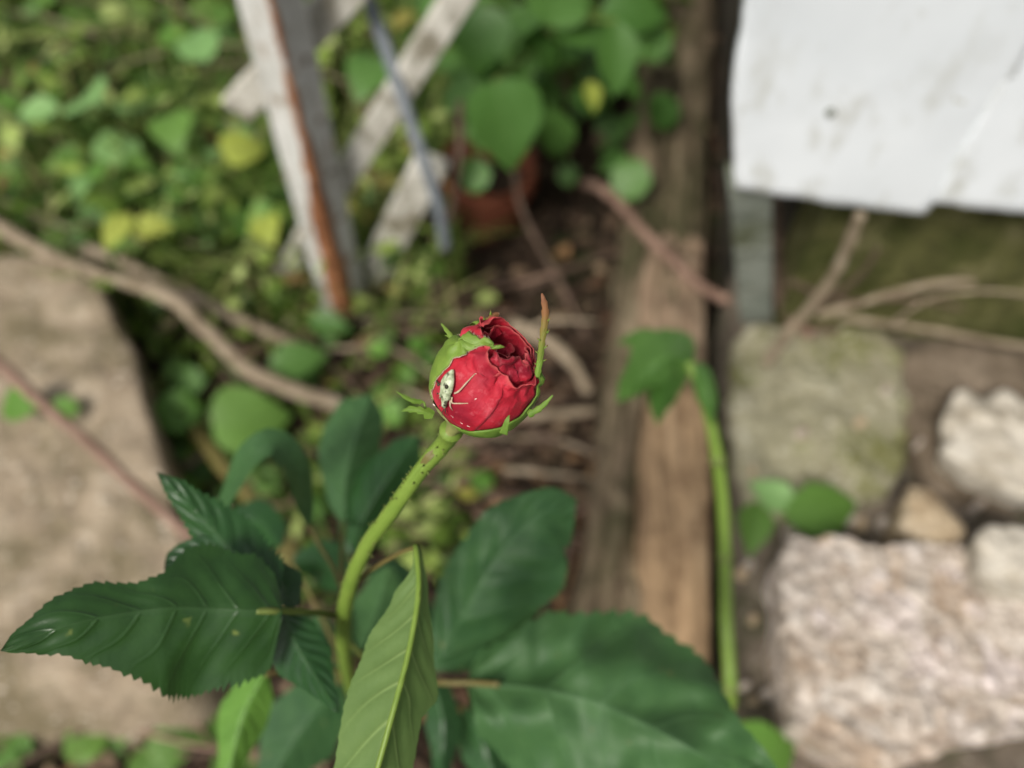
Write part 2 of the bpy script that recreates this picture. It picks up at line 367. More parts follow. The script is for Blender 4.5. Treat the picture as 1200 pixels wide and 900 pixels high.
# ------------------------------------------------------------------ stones
def rock(name, label, cat, outline, zt, zb, mat, amp=.004, nscale=30, seed=1, n=72, flare=.05, dome=.0, group=None, inner=16, shear=(0, 0), tiltz=(0, 0), sharp=.06, pits=0.0):
    pts = [G(x, y, zt) for x, y in outline]
    c = sum(pts, Vector()) / len(pts); loop = pts + [pts[0]]
    per = [0]
    for a, b in zip(loop, loop[1:]): per.append(per[-1] + (b - a).length)
    out = []
    for i in range(n):
        s = per[-1] * i / n; k = max(j for j in range(len(pts)) if per[j] <= s)
        out.append(loop[k].lerp(loop[k + 1], (s - per[k]) / (per[k + 1] - per[k])))
    sm = [(out[i - 1] + out[i] * 4 + out[(i + 1) % n]) / 6 for i in range(n)]
    h = zt - zb
    prof = [(1 + flare, 0), (1 + flare * .8, .3), (1 + flare * .4, .6), (1.0, .86), (1 - sharp * .4, .95), (1 - sharp, .99)]
    prof += [(1 - sharp - (1 - sharp) * (k + 1) / inner, 1) for k in range(inner - 1)]
    mb = MB(); rows = []
    for sc, zf in prof:
        row = []
        for p in sm:
            d = p - c; q = Vector((c.x + d.x * sc, c.y + d.y * sc, zb + h * zf))
            if zf >= 1: q.z += dome * (1 - sc * sc)
            q.z += (d.x * sc * tiltz[0] + d.y * sc * tiltz[1]) * zf
            q.x += shear[0] * (1 - zf); q.y += shear[1] * (1 - zf)
            k = fbm(q, nscale, seed, 5); k2 = fbm(q, nscale * .35, seed + 5, 3)
            out_d = Vector((d.x, d.y, 0)).normalized() * (1 if zf < 1 else 0) + Vector((0, 0, 1)) * (1 if zf > .9 else 0)
            if pits:
                d0 = noise.voronoi(q * 75 + Vector((seed, 0, 0)))[0]; d1 = noise.voronoi(q * 160 + Vector((seed, 9, 0)))[0]
                k2 += (min(d0[1] - d0[0], .3) - .2) * pits * 4 - max(0, .34 - d1[0]) * pits * 3
            row.append(q + out_d * (amp * k + amp * 1.6 * k2))
        rows.append(row)
    mb.grid(rows, None, True)
    last = len(mb.v) - n; top = sum((mb.v[last + i] for i in range(n)), Vector()) / n
    mb.v.append(top)
    for i in range(n): mb.f.append((last + i, last + (i + 1) % n, len(mb.v) - 1))
    o = mb.build(name, mat, None, True, loc=Vector((c.x, c.y, zb)))
    return tag(o, label, cat, group)
rock('flagstone', 'large flat beige flagstone at the left edge, partly under the rose leaf', 'stone',
     [(-260, 330), (-120, 292), (60, 292), (112, 318), (150, 400), (185, 510), (222, 640), (236, 720), (205, 790), (90, 800), (-60, 800), (-230, 790), (-300, 560)],
     .075, 0, M['flag'], .0028, 45, 3, 140, .05, inner=34, sharp=.04, shear=(0, -.022))

# low concrete ledge along the right, wall and boards behind it
LZ = .10
def prism(mb, poly, z0, z1, sub=1):
    n = len(poly)
    mb.add([Vector((p.x, p.y, z)) for z in (z0, z1) for p in poly],
           [(i, (i + 1) % n, n + (i + 1) % n, n + i) for i in range(n)] + [tuple(range(n, 2 * n)), tuple(range(n))[::-1]])
def rough_slab(name, A, B, C, D, z0, z1, mat, amp, scale, seed, nu=60, nv=40, chip=.006):
    """slab with corners A B C D (A-B near edge), bumpy top and sides"""
    mb = MB(); rows = []
    ring = [(0, 0), (0, .35), (0, .7), (0, .93), (.008, .985)]
    def pt(u, v): return A.lerp(B, u).lerp(D.lerp(C, u), v)
    per = [(i / nu, 0) for i in range(nu)] + [(1, i / nv) for i in range(nv)] + [(1 - i / nu, 1) for i in range(nu)] + [(0, 1 - i / nv) for i in range(nv)]
    cen = pt(.5, .5)
    for k, (ins, zf) in enumerate(ring):
        row = []
        for (u, v) in per:
            p = pt(u, v); p = p.lerp(cen, ins); q = Vector((p.x, p.y, z0 + (z1 - z0) * zf))
            o = (p - cen).normalized(); row.append(q + o * (amp * fbm(q, scale, seed) - chip * max(0, nz(q, 60, seed)) * (zf > .8)))
        rows.append(row)
    mb.grid(rows, None, True)
    rows = []
    for j in range(nv + 1):
        row = []
        for i in range(nu + 1):
            p = pt(i / nu, j / nv).lerp(cen, .008); q = Vector((p.x, p.y, z1)); q.z += amp * fbm(q, scale, seed + 3) - (.003 if i in (0, nu) or j in (0, nv) else 0); row.append(q)
        rows.append(row)
    mb.grid(rows)
    loc = Vector((cen.x, cen.y, z0))
    return mb.build(name, mat, None, True, loc=loc)
eA = G(868, 960, LZ); eD = G(860, 378, LZ)
dirv = (eD - eA).normalized(); perp = Vector((dirv.y, -dirv.x, 0))
eA2 = eA - dirv * .5; eD2 = eD + dirv * .06
o = rough_slab('concrete_ledge', eA2, eA2 + perp * .7, eD2 + perp * .7, eD2, -.01, LZ, M['concrete'], .003, 30, 4, 80, 110)
tag(o, 'low dirty concrete ledge carrying the rubble stones on the right', 'ledge')
yw = G(1000, 390, LZ).y
mb = MB(); w0 = eD + dirv * .055 + perp * .012
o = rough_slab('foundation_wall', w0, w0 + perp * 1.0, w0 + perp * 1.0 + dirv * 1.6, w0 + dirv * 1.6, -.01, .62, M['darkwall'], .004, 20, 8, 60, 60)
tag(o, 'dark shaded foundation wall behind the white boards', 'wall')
# mossy block (face towards the camera) standing on the ledge
m0 = G(908, 386, LZ); m1 = G(1420, 416, LZ)
dm = (m1 - m0).normalized(); pm = Vector((-dm.y, dm.x, 0))
o = rough_slab('mossy_block', m0, m1, m1 + pm * .09, m0 + pm * .09, LZ - .002, .40, M['mosswall'], .006, 22, 12, 90, 20)
tag(o, 'olive mossy masonry block under the white boards', 'block')
pa, pb = G(885, 372, LZ - .004), G(878, 205, .29); mb = MB(); ax = (pb - pa).normalized(); sx = RT; sy = ax.cross(sx).normalized(); rows = []
for i in range(31):
    c = pa.lerp(pb, i / 30); rows.append([c + sx * x * .0135 + sy * y * .009 + Vector((nz(c, 70, x + 3), nz(c, 70, y + 9), 0)) * .0012 for x, y in ((-1, -.9), (-.9, -1), (.9, -1), (1, -.9), (1, 1), (-1, 1))])
mb.grid(rows, None, True); mb.f.append(tuple(range(6))[::-1]); mb.f.append(tuple(len(mb.v) - 6 + i for i in range(6)))
o = mb.build('corner_pillar', M['pillar'], None, False, loc=pa)
tag(o, 'narrow grey green pillar at the corner below the white board', 'pillar')
# boards
def sheet(name, label, outline, y0, lean, th, mat, seed, cat='board'):
    """white board: outline (px) cut from an upright plane at y0 that leans back"""
    pts = []
    for x, y in outline:
        r = ray(x, y); n = Vector((lean[0], -1, lean[1])); t = n.dot(Vector((.2, y0, .3)) - CP) / n.dot(r); pts.append(CP + r * t)
    n = Vector((lean[0], -1, lean[1])).normalized(); c = sum(pts, Vector()) / len(pts)
    loop = pts + [pts[0]]; dense = []
    for a, b in zip(loop, loop[1:]):
        k = max(2, int((b - a).length / .004))
        dense += [a.lerp(b, i / k) for i in range(k)]
    m = len(dense); mb = MB(); rows = []
    def jit(p, s): return p + (p - c).normalized() * .0012 * fbm(p, 70, seed) * s + n * .0015 * fbm(p, 9, seed + 2)
    rows.append([jit(p, 1) - n * th for p in dense])
    rows.append([jit(p, 1) - n * .0015 for p in dense])
    rows.append([jit(p.lerp(c, .006), 1) for p in dense])
    for k in range(1, 14): rows.append([jit(p.lerp(c, .006 + .994 * k / 14), 0) for p in dense])
    mb.grid(rows, None, True)
    b = len(mb.v) - m; mb.v.append(c)
    for i in range(m): mb.f.append((b + i, b + (i + 1) % m, len(mb.v) - 1))
    mb.f.append(tuple(range(m))[::-1])
    o = mb.build(name, mat, None, True, loc=c); return tag(o, label, cat), n
ybd = .352
bo, bn = sheet('white_board', 'white painted board with grey specks and a nail hole, its corner over the ledge',
      [(862, 221), (975, 238), (1068, 251), (1084, 253), (1096, 236), (1180, 110), (1270, -60), (1300, -200), (860, -200), (874, 0), (866, 50), (857, 105)], ybd, (-.05, .12), .007, M['board'], 3)
sheet('white_board', 'brighter white board overlapping the right of the speckled one', [(1093, 239), (1200, 251), (1500, 292), (1560, -200), (1270, -200), (1240, -40), (1170, 100)],
      ybd - .0012, (-.05, .15), .007, M['board'], 9)
r = ray(973, 132); n = bn; t = n.dot(bo.location - CP) / n.dot(r); hp = CP + r * t
mb = MB(); e1 = n.orthogonal().normalized(); e2 = n.cross(e1)
mb.grid([[hp + n * h + (e1 * math.cos(a * .6283) + e2 * math.sin(a * .6283)) * rr for a in range(10)] for h, rr in ((-.001, .0026), (.0008, .0026), (.0012, .0018), (.0004, .0008))], None, True)
mb.build('nail_head', M['pillar'], bo)

# stones on the ledge
rock('lichen_stone', 'rounded lichen covered grey green stone lying on the ledge by the mossy block', 'stone',
     [(864, 394), (876, 382), (940, 378), (1030, 386), (1062, 408), (1070, 470), (1064, 530), (1040, 575), (985, 598), (930, 606), (876, 600), (862, 520)], .112, LZ - .004, M['mossstone'], .0038, 45, 21, 120, .01, .001, inner=30, sharp=.03)
rock('dirt_slab', 'brown dirt covered stone slab between the lichen stone and the white stone', 'stone',
     [(1058, 410), (1120, 396), (1230, 420), (1260, 560), (1180, 600), (1090, 570), (1062, 500)], .112, LZ - .004, rough_mat('dirt_slab', [(.08, .06, .04), (.16, .125, .09), (.25, .2, .15)], 26, .95, .7, .005), .003, 40, 25, 80, .03, .003, inner=20)
rock('chalk_stone', 'white chalky stone at the right edge of the ledge', 'stone',
     [(1106, 500), (1112, 478), (1135, 463), (1180, 466), (1235, 480), (1260, 560), (1235, 592), (1190, 575), (1140, 548), (1108, 528)], .140, .105, M['chalk'], .0032, 70, 31, 110, -.22, .006, inner=26, sharp=.05)
rock('rubble_block', 'big pale knobbly rubble stone at the lower right corner', 'stone',
     [(914, 650), (926, 631), (985, 627), (1030, 640), (1080, 632), (1120, 640), (1200, 655), (1290, 690), (1300, 820), (1230, 862), (1130, 868), (1085, 890), (1042, 906), (990, 888), (934, 856), (926, 760)],
     .160, .09, M['conglomerate'], .0022, 60, 41, 300, -.07, .0, inner=100, sharp=.012, pits=.75)
rock('stone_chip', 'small pointed ochre and white stone standing behind the rubble stone', 'stone',
     [(1058, 606), (1068, 566), (1085, 568), (1110, 592), (1136, 622), (1120, 646), (1080, 640)], .150, .105, M['ochre'], .0014, 120, 51, 60, -.2, .004, inner=14, sharp=.06)
rock('pale_chip', 'pale angular stone chip on top of the rubble stone', 'stone',
     [(1145, 625), (1180, 616), (1240, 622), (1250, 690), (1200, 705), (1160, 690), (1150, 660)], .180, .155, M['chalk'], .002, 90, 55, 60, -.15, .003, inner=14, sharp=.04)
rnd.seed(3)
for k in range(26):
    x, y = rnd.uniform(880, 1190), rnd.uniform(590, 640) if k < 13 else rnd.uniform(395, 600)
    if k >= 20: x, y = rnd.uniform(872, 905), rnd.uniform(640, 850)
    s = rnd.uniform(4, 9); 
    rock('pebble', 'small pale pebble or crumb lying on the ledge', 'pebble', [(x + s * math.cos(a) * rnd.uniform(.7, 1.2), y + s * math.sin(a) * rnd.uniform(.7, 1.2)) for a in [i * 1.047 for i in range(6)]],
         LZ + .006 + (.014 if k >= 13 and k < 20 else 0), LZ - .002, M['rubble'] if k % 2 else M['ochre'], .0006, 150, k, 14, .1, .001, 'pebbles on the ledge', inner=3, sharp=.3)

# ------------------------------------------------------------------ old log with split slab
LL = [(-60, 775, 842), (0, 766, 842), (100, 742, 838), (200, 735, 836), (300, 728, 834), (400, 715, 832), (500, 703, 830), (600, 690, 829), (700, 674, 828), (800, 655, 828), (950, 640, 830)]
lc = G(750, 400, .0)
lroot = empty('old_log', Vector((lc.x, lc.y, 0)), 'weathered split log lying along the concrete ledge', 'log')
def log_pt(y, f, extra=0):
    """y = row in the photo, f in 0..1 across"""
    tabl = [(a, b) for a, b, c in LL]; tabr = [(a, c) for a, b, c in LL]
    xl, xr = interp(tabl, y), interp(tabr, y)
    p = G(xl + (xr - xl) * f, y, .045)
    return p
mb = MB(); rows = []
for i in range(221):
    y = -60 + 1010 * i / 220; row = []
    a, b = log_pt(y, 0), log_pt(y, 1)
    row.append(Vector((a.x - .006, a.y, -.01)))
    for j in range(41):
        f = j / 40; p = log_pt(y, f)
        z = .056 * (1 - abs(2 * f - 1) ** 3.2) ** .5
        z += .013 * fbm((f * 22, p.y * 7, 1), 1, 3) * (.4 + .6 * (abs(f - .55) < .42)) + .004 * fbm((p.x * 60, p.y * 40, 0), 1, 7)
        if y > 430: z -= .014 * math.exp(-((f - .42 + .04 * math.sin(y * .02)) / .07) ** 2)
        row.append(Vector((p.x, p.y, max(z, -.005))))
    row.append(Vector((b.x + .004, b.y, -.01)))
    rows.append(row)
mb.grid(rows, None, False, True); mb.build('trunk', M['log'], lroot)
def slab(mb, y0, y1, f0, f1, z, th, seed, ny=70, nf=12, roundtop=True):
    rows = []
    for i in range(ny + 1):
        y = y0 + (y1 - y0) * i / ny; u = i / ny; row = []
        e = min(1, u * 26 + .25 + .3 * nz((seed, 3, 1), 1)) ** .5 if roundtop else 1
        c = (f0(y) + f1(y)) / 2; hw = (f1(y) - f0(y)) / 2 * (e if e > .05 else .05)
        c += (1 - e) * .02
        for j in range(nf + 1):
            f = j / nf; ff = c - hw + 2 * hw * f + (.05 * nz((y * .012, seed, 2), 1) + .025 * nz((y * .05, seed, 5), 1)) * (1 - f)
            yy = y + (18 * nz((f * 5, seed, 7), 1) * max(0, 1 - u * 6))
            p = log_pt(yy, ff); p.z = z + .0055 * fbm((ff * 34, p.y * 9, seed), 1, seed) + .0015 * fbm(p, 90, seed)
            p.z -= .004 * (abs(2 * f - 1) ** 4) + .012 * (1 - e)
            row.append(p)
        row = [row[0] - Vector((0, 0, th))] + row + [row[-1] - Vector((0, 0, th))]
        rows.append(row)
    rows = [[q - Vector((0, 0, th)) for q in rows[0]]] + rows
    mb.grid(rows, None, False, True)
mb = MB(); slab(mb, 458, 950, lambda y: interp([(464, .42), (520, .38), (620, .42), (700, .46), (760, .5), (950, .5)], y), lambda y: .985, .066, .03, 5); mb.build('split_slab', M['split'], lroot)
mb = MB(); slab(mb, 285, 462, lambda y: interp([(285, .3), (340, .22), (462, .3)], y), lambda y: interp([(285, .9), (462, .93)], y), .060, .02, 9); mb.build('split_slab', rough_mat('pinkish_wood', [(.13, .085, .055), (.26, .185, .125), (.36, .28, .2)], 50, .9, .9, .003, stretch=(1, .12, 1), patch=(.1, .075, .05), pscale=20), lroot)
for k, (y0, y1, a, b, z) in enumerate([(520, 950, .02, .22, .046), (480, 760, .22, .33, .050), (590, 720, .33, .4, .045), (120, 285, .12, .3, .05), (40, 300, .55, .7, .062)]):
    mb = MB(); slab(mb, y0, y1, lambda y, a=a: a + .02 * math.sin(y * .03), lambda y, b=b: b + .02 * math.sin(y * .021 + 1), z, .02, 20 + k, 50, 5); mb.build('bark_strip', M['bark'] if k % 2 else M['log'], lroot)

# ------------------------------------------------------------------ rusty post, lattice, rod
pf = G(408, 372, 0); proot = empty('rusty_post', pf, 'upright white metal post with a rust streak down its corner', 'post')
def post():
    mb = MB(); h = .75; ang = R(60); sz = .031; rows = []; uvs = []; n = 40
    lean = Vector((.02, .03, 1)).normalized()
    cs = [(-1, 1), (-1, -1), (1, -1), (1, 1)]
    for i in range(n + 1):
        z = -.02 + h * i / n; row = []; ur = []
        # corners: back-left, front, right, back ; rounded front corner
        ring = [(-.5, .5, -1), (-.5, -.2, -.4), (-.5, -.42, -.08), (-.47, -.47, 0), (-.42, -.5, .08), (-.2, -.5, .4), (.5, -.5, 1), (.5, .5, .9), (-.48, .5, -.95)]
        for x, y, u in ring:
            X = x * math.cos(ang) - y * math.sin(ang); Y = x * math.sin(ang) + y * math.cos(ang)
            p = pf + lean * z + Vector((X, Y, 0)) * sz; p += Vector((nz(p, 60, 1), nz(p, 60, 4), 0)) * .0007
            row.append(p); ur.append((u, (z + .02) / .42))
        rows.append(row); uvs.append(ur)
    mb.grid(rows, uvs, True); mb.f.append(tuple(len(mb.v) - 9 + i for i in range(9)))
    mb.build('tube', M['post'], proot, False)
    nr = Vector((math.sin(ang), -math.cos(ang), 0)); tr = Vector((math.cos(ang), math.sin(ang), 0))
    for i in range(7):
        c = pf + lean * (.09 + .05 * i) + nr * (sz * .5) + tr * .004; mb = MB()
        mb.grid([[c + nr * hh + (tr * math.cos(a * .6283) + lean * math.sin(a * .6283)) * rr for a in range(10)] for hh, rr in ((-.001, .0032), (.0008, .0032), (.0012, .002), (.0002, .0012))], None, True)
        mb.f.append(tuple(len(mb.v) - 10 + k for k in range(10))); mb.build('bolt', M['bark'], proot)
post()
yl = pf.y + .035
lr = empty('garden_lattice', Vector((-.2, yl, 0)), 'broken white wooden lattice leaning behind the rusty post', 'lattice')
def slat(p0, p1, wd, y, th=.009, seed=0, flip=False):
    a, b = V(*p0, y), V(*p1, y + .0); d = (b - a).normalized(); n = Vector((0, -1, 0)); s = d.cross(n).normalized()
    mb = MB(); rows = []; k = 24
    for i in range(k + 1):
        c = a.lerp(b, i / k) + n * .0008 * nz((i, seed, 0), .4)
        e = wd / 2 * (1 + .05 * nz((i * .7, seed, 3), 1)); cut = d * (.012 * nz((seed, 5, 1), 1)) if i == 0 else Vector()
        rows.append([c + s * e + n * th * .3, c + s * (e - .0015) + n * th * .5, c - s * (e - .0015) + n * th * .5 + cut, c - s * e + n * th * .3 + cut, c - s * e - n * th * .5 + cut, c + s * e - n * th * .5])
    mb.grid(rows, None, True); mb.f.append(tuple(range(6))[::-1]); mb.f.append(tuple(len(mb.v) - 6 + i for i in range(6)))
    mb.build('slat', M['lattice'], lr, False)
slat((278, 128), (470, -80), .026, yl + .004, seed=1)
slat((335, 318), (560, -40), .022, yl, seed=2)
slat((425, 345), (508, 185), .030, yl - .004, seed=3)
a, b = V(418, -40, .60), V(524, 270, .47); mb = MB()
pts = cr([tuple(V(410, -60, .58)), tuple(V(450, 50, .53)), tuple(V(480, 140, .50)), tuple(V(512, 235, .475)), tuple(V(522, 290, .47))], 24)
mb.tube(pts, .0052, 12, .06); tag(mb.build('plastic_cane', M['rod'], None, True, loc=Vector(pts[-1])), 'thin blue grey cane leaning right of the rusty post', 'cane')

# ------------------------------------------------------------------ clay pot half hidden under the climber
pc = G(574, 292, 0) + Vector((0, .035, 0)); mb = MB()
prof = [(.030, 0), (.033, .004), (.043, .06), (.0445, .066), (.049, .067), (.050, .07), (.051, .092), (.049, .095), (.046, .094), (.043, .06), (.03, .05)]
pot = empty('clay_pot', pc, 'reddish brown clay pot half hidden under the big green leaves', 'pot')
rows = [[pc + Vector((r * math.cos(a * .1309), r * math.sin(a * .1309), z - .005)) for a in range(48)] for r, z in prof]
m1 = MB(); m1.grid(rows[:4], None, True); m1.f.append(tuple(range(48))[::-1]); m1.build('pot_body', M['terracotta'], pot)
m2 = MB(); m2.grid(rows[3:], None, True); m2.build('rim', M['terracotta'], pot)
m3 = MB(); m3.grid([[pc + Vector((.043 * k * math.cos(a * .2618), .043 * k * math.sin(a * .2618), .055 + .004 * nz((a, k, 0), 2))) for a in range(24)] for k in (1, .6, .1)], None, True); m3.build('potting_soil', M['soil'], pot)

# ------------------------------------------------------------------ branches and twigs
def twig(name, label, pts, r0, r1, mat, cat='twig', n=30, seed=0, group=None, wob=.3):
    q = cr([tuple(p) for p in pts], n); out = []
    for i, p in enumerate(q):
        p = Vector(p); out.append(p + Vector((nz(p, 30, seed), nz(p, 30, seed + 4), nz(p, 30, seed + 8))) * r0 * wob)
    mb = MB(); mb.tube(out, [(r0 + (r1 - r0) * i / n) * (1 + .12 * nz((i * .6, seed, 0), 1)) for i in range(n + 1)], 9, .25, seed)
    return tag(mb.build(name, mat, None, True, loc=out[0]), label, cat, group)
twig('dry_branch', 'long pale brown branch crossing from the left edge over the flagstone corner', [G(-40, 240, .08), G(70, 305, .09), G(190, 345, .085), G(240, 385, .075), G(285, 430, .06), G(340, 455, .05), G(400, 475, .03)], .0062, .0072, M['twig'], 'branch', 50, 1)
twig('dry_branch', 'thinner straight branch lying behind the long pale brown branch', [G(100, 290, .07), G(200, 335, .06), G(280, 375, .05), G(350, 405, .03)], .006, .005, M['twig'], 'branch', 30, 2)
twig('bramble_stem', 'thin reddish stem slanting over the flagstone', [G(-50, 380, .17), G(30, 455, .18), G(110, 525, .18), G(180, 590, .185), G(238, 640, .20)], .0042, .0034, M['redtwig'], 'stem', 30, 3, wob=.1)
twig('brown_stem', 'brown stem slanting behind the arched rose leaf', [G(225, 500, .02), G(275, 562, .06), G(318, 612, .09), G(345, 655, .10)], .006, .007, M['petiole'], 'stem', 24, 4, wob=.1)
twig('dead_stick', 'grey brown stick reaching over the log toward the wall', [G(686, 215, .06), G(712, 226, .085), G(765, 282, .10), G(825, 338, .085), G(885, 362, .09), G(950, 392, .115)], .0055, .004, M['redtwig'], 'stick', 40, 5)
twig('dead_stick', 'stick slanting up in front of the mossy block', [G(900, 425, .125), G(930, 382, .125), V(965, 340, .372), V(988, 300, .366), V(1010, 250, .358)], .0048, .0036, M['twig'], 'stick', 30, 6)
twig('dead_stick', 'thin stick lying across the foot of the mossy block', [G(985, 372, .12), G(1080, 385, .118), G(1150, 398, .118), G(1240, 412, .12)], .003, .0025, M['twig'], 'stick', 30, 7)
twig('dead_stick', 'thin pale stick leaning on the mossy block', [V(958, 368, .376), V(1040, 346, .370), V(1100, 331, .366), V(1142, 330, .364)], .0032, .0024, M['twig'], 'stick', 24, 8)
twig('root', 'brown root in the gap beside the grey green pillar', [G(905, 232, .22), G(908, 300, .16), G(912, 350, .125), G(935, 384, .11), G(990, 390, .108)], .007, .004, M['darktwig'], 'root', 26, 9)
twig('dead_stick', 'pale stick lying just right of the rosebud', [G(600, 380, .015), G(650, 405, .02), G(672, 428, .02), G(690, 462, .015)], .0065, .005, M['twig'], 'stick', 24, 10)
twig('dead_stick', 'pale stick lying level below the rosebud toward the log', [G(560, 492, .012), G(630, 486, .018), G(700, 482, .018)], .006, .004, M['twig'], 'stick', 24, 11)
twig('vine_stem', 'dark thin vine stem hanging beside the clay pot', [G(505, 380, .01), G(515, 300, .08), G(535, 220, .15), G(540, 120, .22)], .0035, .003, M['darktwig'], 'stem', 24, 12)
twig('vine_stem', 'dark thin vine stem between the clay pot and the log', [G(690, 400, .01), G(650, 320, .05), G(610, 240, .1), G(600, 150, .18)], .003, .0025, M['darktwig'], 'stem', 24, 13)
for k, (q, r_) in enumerate([([(925, 330, .15), (985, 352, .15), (1060, 350, .15), (1130, 362, .14)], .002), ([(940, 372, .12), (1000, 330, .16), (1030, 290, .19)], .0022), ([(1040, 384, .12), (1090, 350, .15), (1160, 340, .15), (1230, 352, .15)], .0018)]):
    twig('tangled_twig', ['thin dark twig running level across the mossy block', 'thin dark twig rising steeply on the mossy block', 'thin twig arching over the right of the mossy block'][k], [V(p[0], p[1], .377 - (p[0] - 925) * .00006) for p in q], r_, r_ * .6, M['darktwig' if k < 2 else 'twig'], 'twig', 24, 400 + k)
rnd.seed(11)
for k in range(70):
    if k < 40: x, y = rnd.uniform(380, 710), rnd.uniform(300, 640)
    elif k < 55: x, y = rnd.uniform(200, 420), rnd.uniform(300, 620)
    else: x, y = rnd.uniform(0, 420), rnd.uniform(780, 900)
    a = rnd.gauss(0, .5); l = rnd.uniform(40, 110)
    p0, p1 = G(x - l * math.cos(a), y - l * math.sin(a), rnd.uniform(.004, .02)), G(x + l * math.cos(a), y + l * math.sin(a) * .8, rnd.uniform(.004, .03))
    mdl = (p0 + p1) / 2 + Vector((rnd.uniform(-.006, .006), rnd.uniform(-.006, .006), .006))
    twig('litter_twig', 'short dry twig in the litter around the rose', [p0, mdl, p1], rnd.uniform(.0014, .0032), .0012, M[rnd.choice(['twig', 'darktwig', 'darktwig', 'redtwig'])], 'twig', 12, k, 'dry twigs in the litter')

rnd.seed(77)
for k in range(34):
    x, y = rnd.uniform(-40, 330), rnd.uniform(-20, 330); a = rnd.gauss(.1, .5); l = rnd.uniform(50, 120); z = rnd.uniform(.01, .08)
    p0, p1 = G(x - l * math.cos(a), y - l * math.sin(a), max(.005, z - .03)), G(x + l * math.cos(a), y + l * math.sin(a) * .6, z + .02)
    twig('dry_stalk', 'thin dry stalk lying in the weeds at the back left', [p0, (p0 + p1) / 2 + Vector((0, 0, .012)), p1], rnd.uniform(.0012, .0028), .001, M[rnd.choice(['twig', 'twig', 'darktwig', 'stem_dull'])], 'stalk', 12, k + 200, 'dry stalks in the weeds')
twig('grass_stem', 'pale green grass stem lying level across the top left corner', [G(-30, 52, .10), G(60, 38, .12), G(170, 24, .13)], .003, .0015, M['stem_dull'], 'grass stem', 16, 301, wob=.1)
# ------------------------------------------------------------------ litter, ground cover, grass (uncountable)
def in_flag(p): 
    d = p - G(20, 540, .0); return p.x < -.235 - (.62 - p.y) * 0 and False
def scatter(name, mat, n, region, size, zr, shape='leaf', seed=1, label=None):
    rr = random.Random(seed); mb = MB()
    for i in range(n):
        px, py = region(rr); p = G(px, py, 0); p.z = gz(p.x, p.y) + rr.uniform(*zr)
        s = rr.uniform(*size); az = rr.uniform(0, 6.28); el = rr.gauss(.1, .35)
        d = Vector((math.cos(az) * math.cos(el), math.sin(az) * math.cos(el), math.sin(el)))
        up = Vector((rr.gauss(0, .35), rr.gauss(-.15, .35), 1)); mt = orient(p, d, up, s)
        if shape == 'leaf':
            w = rr.choice((.1, .16, .22, .3, .4)) * rr.uniform(.8, 1.2); c = rr.uniform(-.2, .3); dr = rr.uniform(.05, .4)
            loc = [(0, 0, 0), (.3, w, c * w), (.35, 0, -.02), (.3, -w, c * w), (.7, w * .75, c * w - dr * .4), (.75, 0, -dr * .45), (.7, -w * .75, c * w - dr * .4), (1, 0, -dr)]
            mb.add([mt @ Vector(q) for q in loc], [(0, 2, 1), (0, 3, 2), (1, 2, 5, 4), (2, 3, 6, 5), (4, 5, 7), (5, 6, 7)])
        else:
            h = rr.uniform(.5, 1); bend = rr.uniform(.1, .7); wd = .03; loc = []
            b = p; side = Vector((-math.sin(az), math.cos(az), 0)); out = Vector((math.cos(az), math.sin(az), 0))
            for k in range(5):
                t = k / 4; q = b + Vector((0, 0, 1)) * s * h * (t - .25 * bend * t * t) + out * s * bend * t * t
                w = wd * s * (1 - t) + .0002; loc += [q - side * w, q + side * w]
            mb.add(loc, [(2 * k, 2 * k + 1, 2 * k + 3, 2 * k + 2) for k in range(4)])
    o = mb.build(name, mat); return tag(o, label, None, kind='stuff')
litter = scatter_mat('litter_bits', [(0, (.018, .012, .008)), (.45, (.05, .031, .02)), (.75, (.10, .066, .042)), (.93, (.25, .18, .115)), (1, (.10, .045, .025))], .85, .1)
greens = scatter_mat('cover_leaves', [(0, (.03, .06, .01)), (.3, (.075, .13, .02)), (.55, (.16, .26, .04)), (.75, (.32, .44, .09)), (.93, (.50, .58, .22)), (.96, (.2, .12, .05)), (1, (.4, .4, .08))], .5, .3)
grassm = scatter_mat('grass_blades', [(0, (.05, .11, .02)), (.45, (.14, .23, .04)), (.75, (.26, .32, .09)), (1, (.42, .36, .18))], .55, .3)
scatter('leaf_litter', litter, 3600, lambda r: (r.uniform(180, 720), r.uniform(180, 900)), (.008, .026), (.0, .012), seed=5, label='brown broken leaf litter covering the soil around the rose')
scatter('leaf_litter', litter, 1500, lambda r: (r.uniform(-80, 860), r.uniform(-60, 300)), (.01, .03), (.0, .015), seed=6, label='brown leaf litter under the weeds at the back')
scatter('leaf_litter', litter, 800, lambda r: (r.uniform(-60, 420), r.uniform(700, 960)), (.008, .026), (.0, .012), seed=7, label='brown leaf litter at the foot of the flagstone, bottom left')
def bk(r):
    while 1:
        x, y = r.uniform(-150, 540), r.uniform(-140, 400)
        if y < 330 and (nz((x * .015, y * .021, 3), 1) > .02 or r.random() < .12): return x, y
        if y >= 330 and x > 130 and r.random() < .3: return x, y
scatter('ground_cover', greens, 2600, bk, (.008, .036), (.004, .11), seed=8, label='low green ground cover weeds at the back left')
scatter('ground_cover', greens, 700, lambda r: (r.uniform(150, 560), r.uniform(330, 700)), (.010, .03), (.004, .03), seed=9, label='sparse small green weeds around the rose')
scatter('ground_cover', greens, 1300, lambda r: (r.uniform(480, 780), r.uniform(-130, 110)), (.012, .04), (.01, .16), seed=10, label='dark green undergrowth behind the clay pot')
scatter('grass', grassm, 4200, bk, (.04, .15), (.0, .004), 'blade', 12, 'thin grass blades among the back left weeds')

